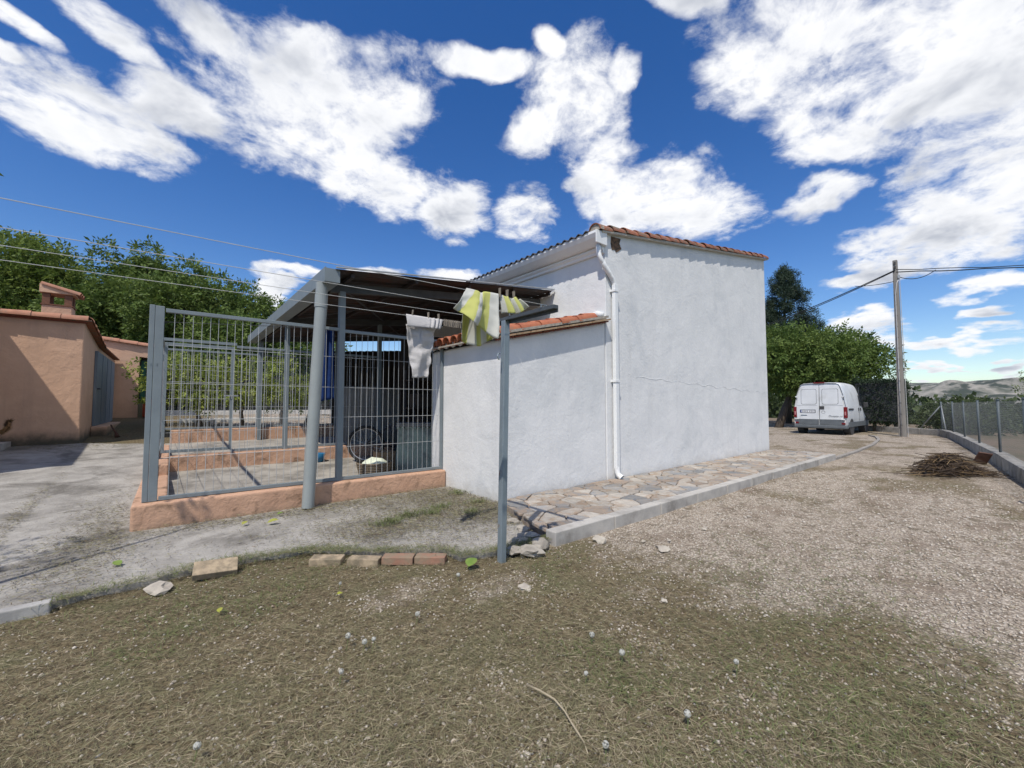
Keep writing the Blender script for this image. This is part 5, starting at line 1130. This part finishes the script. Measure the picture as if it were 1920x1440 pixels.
# ------------------------------------------------------------------ things lying about the yard
def box_rot(name, c, dims, rot, mat, label, cat, group=None, bevel=.006):
    w, d, h = dims; mb = MB().box(-w / 2, w / 2, -d / 2, d / 2, -h / 2, h / 2)
    o = mb.build(name, mat, bevel=bevel); o.location = c; o.rotation_euler = rot; return tag(o, label, cat, group)
m_by = M('yellow_brick', (.40, .315, .21), (.31, .24, .165), scale=14, rough=.9, bump=.6, bscale=40, stain=(.20, .165, .11), sscale=7, sth=.52)
m_br = M('red_brick', (.31, .165, .11), (.24, .135, .095), scale=14, rough=.9, bump=.6, bscale=40, stain=(.25, .19, .13), sscale=7, sth=.52)
ba = math.atan2(-.61, .79)
for (x, y, mt, lb, dz, da) in ((1.14, 4.05, m_by, 'yellow brick at the left end of the brick row on the apron edge', .0, .05), (1.40, 3.82, m_by, 'cracked yellow brick next to the red bricks', .0, -.03),
                               (1.655, 3.66, m_br, 'red brick between the yellow and the crumbling brick', .005, 0), (1.90, 3.50, m_br, 'crumbling red brick overgrown with grass at the row end', -.005, -.05)):
    box_rot('brick', (x, y, .022 + dz), (.28, .125, .07), (rs.uniform(-.04, .04), rs.uniform(-.04, .04), ba + da), mt, lb, 'brick', 'bricks edging the apron')
box_rot('brick', (.33, 4.36, .06), (.31, .16, .06), (R(24), R(3), R(-6)), m_by, 'single tilted yellow brick lying apart in the grass', 'brick', 'bricks edging the apron')
def rock(name, c, s, mat, label, group=None, seed=1, flat=.6):
    bm = bmesh.new(); bmesh.ops.create_icosphere(bm, subdivisions=2, radius=1); rr_ = random.Random(seed)
    for v in bm.verts:
        n_ = float(fbm(v.co.x * 2.6 + seed, v.co.y * 2.6 + v.co.z * 1.9, seed, 2)); v.co *= (.45 + 1.1 * n_); v.co = Vector((v.co.x * s[0], v.co.y * s[1], v.co.z * s[2]))
    me = bpy.data.meshes.new(name); bm.to_mesh(me); bm.free(); me.materials.append(mat); o = bpy.data.objects.new(name, me); COL.objects.link(o); o.location = c; o.rotation_euler = (0, 0, rr_.uniform(0, 6)); return tag(o, label, 'stone', group)
m_rock = M('pale_limestone', (.46, .42, .35), (.35, .31, .26), scale=9, rough=.9, bump=.6, bscale=30)
m_rockg = M('broken_concrete', (.36, .33, .28), (.25, .225, .19), scale=9, rough=.95, bump=.8, bscale=30)
rock('stone', (-.04, 4.30, .02), (.11, .08, .035), m_rock, 'flat pale stone in the grass beside the lone brick', seed=3)
rock('stone', (2.20, 2.52, .0), (.07, .05, .02), m_rock, 'small flat pale stone in the grass below the clothes post', seed=4)
rock('stone', (3.85, 2.3, .005), (.10, .06, .02), m_rock, 'flat white stone in the gravel in front of the kerb', seed=5)
rock('stone', (3.55, 2.86, .02), (.08, .06, .04), m_rock, 'pale stone lying against the kerb foot', seed=6)
for k, (x, y, s) in enumerate(((2.72, 3.02, .12), (2.92, 3.12, .14), (2.60, 3.14, .09), (3.0, 3.35, .12), (3.12, 3.6, .1), (2.83, 3.3, .1), (3.22, 3.9, .1))): rock('rubble', (x, y, .035), (s, s * .75, s * .42), m_rockg, 'lump of broken concrete at the start of the stone paving', 'broken concrete at the paving end', seed=20 + k)
for k in range(9): x = rs.uniform(2.6, 7); y = rs.uniform(1.6, 2.95); s = rs.uniform(.015, .03); rock('stone', (x, y, .01), (s, s * .8, s * .5), m_rock, 'loose pale stone among the gravel before the kerb', 'loose stones before the kerb', seed=50 + k)
# dandelion clocks and leaves
def dandelion(x, y, r, k):
    t = thing('dandelion_clock', (x, y, 0), 'white fluffy dandelion clock in the mown grass', 'flower', 'dandelion clocks in the grass'); g = np.random.default_rng(k); h = rs.uniform(.03, .06)
    MB().tube([(x, y, -.01), (x + .008, y, h * .6), (x + .012, y + .004, h)], .0018, 5).build('stalk', M('stalk_green', (.13, .17, .06), rough=.8), t)
    n = 80; u = ball(n, g); p0 = np.array((x + .012, y + .004, h + r)); tip = p0 + u * r; s = norm(np.cross(u, g.normal(size=(n, 3)))); w = np.cross(u, s)
    V = np.concatenate([np.stack([tip + s * r * .3, tip + w * r * .3, tip - s * r * .3, tip - w * r * .3], 1).reshape(-1, 3), np.stack([p0 + 0 * u, p0 + s * r * .03, tip, tip + s * r * .03], 1)[:, [0, 1, 3, 2]].reshape(-1, 3)])
    np_mesh('seed_head', V, np.arange(len(V)).reshape(-1, 4), M('seed_fluff', (.55, .55, .50), rough=1, trans=.3), t)
for k, (x, y) in enumerate(((1.71, 1.48), (2.01, 1.69), (2.37, 1.0), (1.29, 2.57), (1.04, 3.38), (.91, 2.49), (.84, 2.57), (.95, 2.45), (1.83, .99), (.11, 2.16), (.71, 2.27), (1.85, 2.96), (1.41, 1.12), (1.98, 1.45))): dandelion(x, y, rs.uniform(.010, .017), k)
def leaf(x, y, L_, a, z, lab, mat, grp=None):
    mb = MB(); n = 9; vs = []
    for i in range(n + 1):
        t = i / n; w = L_ * .34 * math.sin(math.pi * t ** .8) ** .8 + .0008
        for s in (-1, 0, 1): vs.append((L_ * (t - .5), s * w, .25 * abs(s) * w + .10 * L_ * math.sin(t * 3) * .6))
    mb.add(vs, [(3 * i + j, 3 * i + j + 1, 3 * i + 4 + j, 3 * i + 3 + j) for i in range(n) for j in (0, 1)]); mb.tube([(-L_ * .75, 0, 0), (-L_ * .48, 0, .002)], .002, 5)
    o = mb.build('fallen_leaf', mat, smooth=True); o.location = (x, y, z); o.rotation_euler = (rs.uniform(-.2, .2), rs.uniform(-.25, .1), a); tag(o, lab, 'leaf', grp)
m_lf = M('fallen_leaf_green', (.16, .26, .05), (.22, .30, .07), scale=20, rough=.6, trans=.25); m_lfy = M('fallen_leaf_yellow', (.38, .40, .06), (.34, .34, .08), scale=20, rough=.6, trans=.25)
leaf(2.10, 3.12, .15, R(35), .05, 'broad green leaf lying in the grass by the clothes post', m_lf)
leaf(.96, 5.60, .12, R(-20), .075, 'yellow green leaf on the concrete before the pen plinth', m_lfy); leaf(.70, 5.76, .08, R(50), .07, 'small yellow leaf near the foot of the plinth', m_lfy); leaf(1.1, 5.95, .07, R(10), .075, 'little leaf on the clippings along the plinth', m_lf)
leaf(.30, 3.55, .05, R(80), .03, 'bright yellow flower head flattened in the grass', m_lfy); leaf(1.02, 3.28, .045, R(20), .03, 'small yellow petal tuft in the grass before the bricks', m_lfy); leaf(-.33, 5.05, .09, R(120), .06, 'pale green leaf on the concrete left of the plinth corner', m_lf)
# long dry stalk
sk_ = MB().tube([(1.44, 1.64, .022), (1.452, 1.55, .034), (1.462, 1.46, .036), (1.45, 1.38, .030), (1.43, 1.32, .022), (1.42, 1.285, .018), (1.40, 1.22, .012), (1.37, 1.175, .010)], [.004, .0045, .0045, .004, .004, .005, .003, .002], 7)
tag(sk_.build('dry_stalk', M('straw', (.42, .36, .25), (.33, .28, .19), scale=20, rough=.8), smooth=True), 'long curved dry stalk lying on the mown grass', 'twig')
# pile of cut branches by the fence
pile = thing('brush_pile', (12.5, .92, 0), 'brown heap of cut twigs on the gravel near the fence', 'brush pile')
for nm, n_, mt, rr0 in (('twigs', 520, M('twig_brown', (.085, .058, .038), (.05, .036, .026), scale=3, rough=.9), .0085), ('dry_twigs', 150, M('twig_tan', (.24, .165, .085), (.17, .115, .06), scale=3, rough=.9), .006)):
    mb = MB()
    for k in range(n_):
        t = rs.gauss(0, .5); a = math.atan2(-.75, .9) + rs.gauss(0, .55); x = 12.5 + t * .5 + rs.gauss(0, .22); y = .92 - t * .3 + rs.gauss(0, .17); hgt = max(.015, .42 * math.exp(-((x - 12.5) / .7) ** 2 - ((y - .92) / .4) ** 2) * rs.random() ** .6)
        L_ = rs.uniform(.2, .65); d = Vector((math.cos(a), math.sin(a), rs.gauss(0, .13))) * L_ / 2; c = Vector((x, y, hgt)); b_ = Vector((rs.gauss(0, .05), rs.gauss(0, .05), rs.uniform(-.02, .06)))
        p0, p1 = c - d, c + d; p0.z = max(p0.z, .012); p1.z = max(p1.z, .012); mb.tube([p0, c + b_, p1], [rr0, rr0 * .8, rr0 * .4], 4, cap=False)
    mb.build(nm, mt, pile)['kind'] = 'stuff'
box_rot('roof_tile', (15.15, .56, .15), (.03, .24, .36), (R(12), R(-38), R(14)), M('brown_slab', (.16, .085, .06), (.11, .06, .045), scale=10, rough=.9), 'brown clay slab propped against the fence footing', 'tile')

# ------------------------------------------------------------------ ground cover: gravel, mown clippings, green tufts
def inpoly(x, y, poly):
    r = np.zeros(len(x), bool); n = len(poly)
    for i in range(n):
        (x0, y0), (x1, y1) = poly[i], poly[(i + 1) % n]
        if y0 == y1: continue
        c = ((y0 > y) != (y1 > y)) & (x < (x1 - x0) * (y - y0) / (y1 - y0) + x0); r ^= c
    return r
def free(x, y): return ~inpoly(x, y, apron_poly) & ~((x > 3.05) & (x < 13.95) & (y > 3.02)) & (outside(x, y) < -.25) & ~((x > 3.6) & (y > 4.4) & (x < 14))
def gnd(x, y): return gz(x, y) + (fbm(x * 1.7, y * 1.7, 5) - .5) * .05 * np.exp(-((x - 6) / 14) ** 2 - ((y - 4) / 9) ** 2) - .012
def sample(n, seed):        # positions thinning out with distance from the yard's near part
    g = np.random.default_rng(seed); th = g.uniform(R(-18), R(120), n); r = .95 * (16 / .95) ** (g.random(n) ** 1.0); x, y = r * np.cos(th), r * np.sin(th); return x, y, g
# gravel
x, y, g = sample(150000, 3); gm = grass_mask(x, y); k = free(x, y) & (g.random(len(x)) > gm * .90) & (np.hypot(x, y) < 11); x, y = x[k], y[k]; n = len(x)
bm = bmesh.new(); bmesh.ops.create_icosphere(bm, subdivisions=1, radius=1); iv = np.array([v.co[:] for v in bm.verts]); if_ = np.array([[v.index for v in f.verts] for f in bm.faces]); bm.free()
r = g.uniform(.004, .0115, n) * (1 + .5 * (g.random(n) > .94)) * (1 + np.clip(np.hypot(x, y) - 4, 0, 8) * .12)
ov = iv[:, :] * (1 + .0) ; octv = np.array([(1, 0, 0), (-.9, .15, 0), (.1, 1, 0), (-.1, -.95, .1), (0, .1, 1), (.1, 0, -1)]); octf = np.array([(0, 2, 4), (2, 1, 4), (1, 3, 4), (3, 0, 4), (2, 0, 5), (1, 2, 5), (3, 1, 5), (0, 3, 5)])
a = g.uniform(0, 6.28, n); sc = np.stack([r * g.uniform(.8, 1.5, n), r * g.uniform(.7, 1.1, n), r * g.uniform(.45, .8, n)], -1)
P = octv[None] * sc[:, None, :] * g.uniform(.8, 1.2, (n, 6, 1)); ca, sa = np.cos(a)[:, None], np.sin(a)[:, None]
P = np.stack([P[..., 0] * ca - P[..., 1] * sa, P[..., 0] * sa + P[..., 1] * ca, P[..., 2]], -1) + np.stack([x, y, gnd(x, y) + sc[:, 2] * .5], -1)[:, None, :]
F = (octf[None] + 6 * np.arange(n)[:, None, None]).reshape(-1, 3); tone = g.integers(0, 3, n)
for i, (c1, c2) in enumerate((((.50, .44, .36), (.40, .345, .275)), ((.37, .30, .235), (.29, .24, .185)), ((.57, .52, .45), (.45, .40, .34)))):
    q = tone == i; Pi = P[q].reshape(-1, 3); o = np_mesh('gravel', Pi, (octf[None] + 6 * np.arange(q.sum())[:, None, None]).reshape(-1, 3), M('gravel_%d' % i, c1, c2, scale=60, detail=2, rough=.9)); tag(o, ('mid beige', 'brownish', 'pale whitish')[i] + ' pebbles of the yard gravel', 'gravel', kind='stuff')
# clippings and blades
def blades(name, x, y, g, L_, w, lift, mat, label, upright=0., curl=.22, mat_relief=True):
    n = len(x); a = g.uniform(0, 6.28, n); L = L_ * g.uniform(.4, 1.3, n); z0 = gnd(x, y) + g.uniform(0, lift, n) + (0.035 * np.clip(fbm(x * 11, y * 11, 19, 3) - .38, 0, 1) if mat_relief else 0); d = np.stack([np.cos(a), np.sin(a), np.zeros(n)], -1); s = np.stack([-np.sin(a), np.cos(a), np.zeros(n)], -1) * (w * g.uniform(.6, 1.2, n))[:, None]
    c = g.normal(0, curl, n)[:, None]; up = np.stack([np.zeros(n), np.zeros(n), np.ones(n)], -1); el = (upright * g.uniform(.3, 1.1, n) + np.abs(g.normal(0, .10, n)))[:, None]
    p0 = np.stack([x, y, z0], -1); side = s / np.maximum(np.linalg.norm(s, axis=1, keepdims=True), 1e-9)
    p1 = p0 + (d * (1 - .4 * el) + up * el + side * c * .25) * (L * .5)[:, None]; p2 = p1 + (d * (1 - .1 * el) + up * el * .35 + side * c * .9) * (L * .5)[:, None]
    tw = np.stack([np.zeros(n), np.zeros(n), g.normal(0, .5, n)], -1) * np.linalg.norm(s, axis=1, keepdims=True)
    V = np.stack([p0 - s, p0 + s, p1 - s + tw, p1 + s - tw, p2 - s * .35, p2 + s * .35], 1).reshape(-1, 3); b = 6 * np.arange(n)[:, None]
    F = np.concatenate([b + np.array((0, 1, 3, 2)), b + np.array((2, 3, 5, 4))]); o = np_mesh(name, V, F, mat); return tag(o, label, 'grass', kind='stuff')
m_cl1 = M('clipping_olive', (.285, .258, .148), (.195, .19, .10), scale=25, detail=2, rough=.9, trans=.15); m_cl2 = M('clipping_straw', (.48, .41, .275), (.35, .29, .185), scale=25, detail=2, rough=.9)
m_cl3 = M('clipping_brown', (.15, .115, .075), (.10, .078, .052), scale=25, detail=2, rough=.95); m_cl4 = M('grass_green', (.17, .195, .075), (.125, .155, .058), scale=12, detail=2, rough=.8, trans=.25)
for nm, N_, sd0, L_, w, lift, mt, pw, lab in (('dry_clippings', 330000, 11, .05, .0007, .018, m_cl1, 1, 'olive grass clippings strewn over the yard'), ('straw_clippings', 80000, 12, .065, .0006, .024, m_cl2, 1, 'straw coloured clippings strewn over the yard'), ('dead_clippings', 180000, 13, .035, .0011, .014, m_cl3, 1, 'brown dead clippings matted in the yard')):
    x, y, g = sample(N_, sd0); gm = grass_mask(x, y); patch = .35 + .9 * fbm(x * 2.3, y * 2.3, sd0); k = free(x, y) & (g.random(len(x)) < np.clip(.10 + gm * patch * .95, 0, 1)); x, y = x[k], y[k]
    sc_ = 1 + np.clip(np.hypot(x, y) - 4, 0, 10) * .05; blades(nm, x, y, g, L_, w, lift, mt, lab); 
x, y, g = sample(150000, 14); gm = grass_mask(x, y); pt_ = sstep(.50, .68, fbm(x * 1.1 + 5, y * 1.1, 33)) + .75 * np.exp(-((x - 3.1) / 1.1) ** 2 - ((y - .6) / .6) ** 2) + .5 * np.exp(-((y - 4.2) / .14) ** 2) * (x < 1.1); k = free(x, y) & (g.random(len(x)) < np.clip(pt_, 0, 1) * (.35 + gm)); blades('green_grass', x[k], y[k], g, .07, .0014, .006, m_cl4, 'short green grass tufts in the yard', upright=.45)
# clippings blown on to the concrete along the plinth and beside the annex
g = np.random.default_rng(15); xs, ys = [], []
for cx0, cy0, sx, sy, n in ((1.2, 6.05, .9, .10, 2600), (2.9, 5.8, .7, .35, 6000), (2.4, 4.9, .6, .22, 3200), (3.3, 5.3, .25, .5, 2600), (1.9, 4.45, .3, .15, 1500), (3.0, 4.4, .35, .3, 2600), (-.55, 6.4, .16, .7, 2200), (-.7, 5.3, .25, .35, 900), (-1.35, 7.5, .04, .9, 700), (-1.5, 13.2, 1.2, .3, 4000), (2.0, 3.75, .35, .16, 900), (.2, 5.2, 1.4, .5, 500), (3.4, 4.7, .12, .2, 700)):
    n = int(n * 1.5); sx *= 1.3; sy *= 1.35; xs.append(g.normal(cx0, sx, n)); ys.append(g.normal(cy0, sy, n))
x, y = np.concatenate(xs), np.concatenate(ys); k = inpoly(x, y, apron_poly) & ~((y > 6.2) & (x > -.34)); x, y = x[k], y[k]; h_ = g.random(len(x)) < .5
_g0 = gnd
def gnd(x, y): return gz(x, y) + .044
blades('apron_clippings', x[h_], y[h_], g, .05, .0022, .02, m_cl1, 'clippings lying in drifts on the concrete apron'); blades('apron_dead_clippings', x[~h_], y[~h_], g, .045, .0022, .02, m_cl3, 'brown clippings lying in drifts on the concrete apron')
ex, ey = [], []; edge_line = apron_poly[1:10]
for (xa, ya), (xb, yb) in zip(edge_line[:-1], edge_line[1:]):
    n = int(2600 * math.hypot(xb - xa, yb - ya)); t = g.random(n); dens_ = fbm((xa + (xb - xa) * t) * 3, (ya + (yb - ya) * t) * 3, 44); q = g.random(n) < dens_ * 1.5; ex.append((xa + (xb - xa) * t + g.normal(0, .055, n))[q]); ey.append((ya + (yb - ya) * t - .03 + g.normal(0, .055, n))[q])
ex, ey = np.concatenate(ex), np.concatenate(ey); q = g.random(len(ex)); blades('edge_grass', ex[q < .35], ey[q < .35], g, .07, .0014, .0, m_cl4, 'green grass creeping over the edge of the concrete apron', upright=.6); blades('edge_clippings', ex[q >= .35], ey[q >= .35], g, .05, .0012, .01, m_cl1, 'dry clippings lying over the edge of the concrete apron', upright=.15)
for cx0, cy0, n in ((2.0, 4.72, 260), (2.35, 4.88, 220), (2.62, 4.80, 160), (2.85, 5.0, 160), (3.05, 4.5, 120), (3.4, 4.9, 90), (.05, 6.75, 260), (.4, 6.8, 300), (.75, 7.0, 260), (1.0, 6.75, 160), (3.5, 5.6, 120)):
    xs = g.normal(cx0, .085, n); ys = g.normal(cy0, .06, n); blades('weed_tuft', xs, ys, g, .10, .0022, .01, m_cl4, 'green weed tuft sprouting from the concrete near (%s)' % 'the pen' if 0 else 'green weed tufts sprouting through the concrete', upright=.9)

# ------------------------------------------------------------------ valley air
hzb = MB().box(-15000, 15000, -15000, 15000, -160, 260)
hm = bpy.data.materials.new('valley_air'); hm.use_nodes = True; hn = hm.node_tree.nodes; hn.clear()
pv_ = hn.new('ShaderNodeVolumePrincipled'); pv_.inputs['Color'].default_value = (.80, .88, .97, 1); pv_.inputs['Density'].default_value = .000035; pv_.inputs['Anisotropy'].default_value = .2
ho = hn.new('ShaderNodeOutputMaterial'); hm.node_tree.links.new(pv_.outputs[0], ho.inputs['Volume'])
tag(hzb.build('haze', hm), 'thin bluish air over the valley and hills', 'haze', kind='stuff')
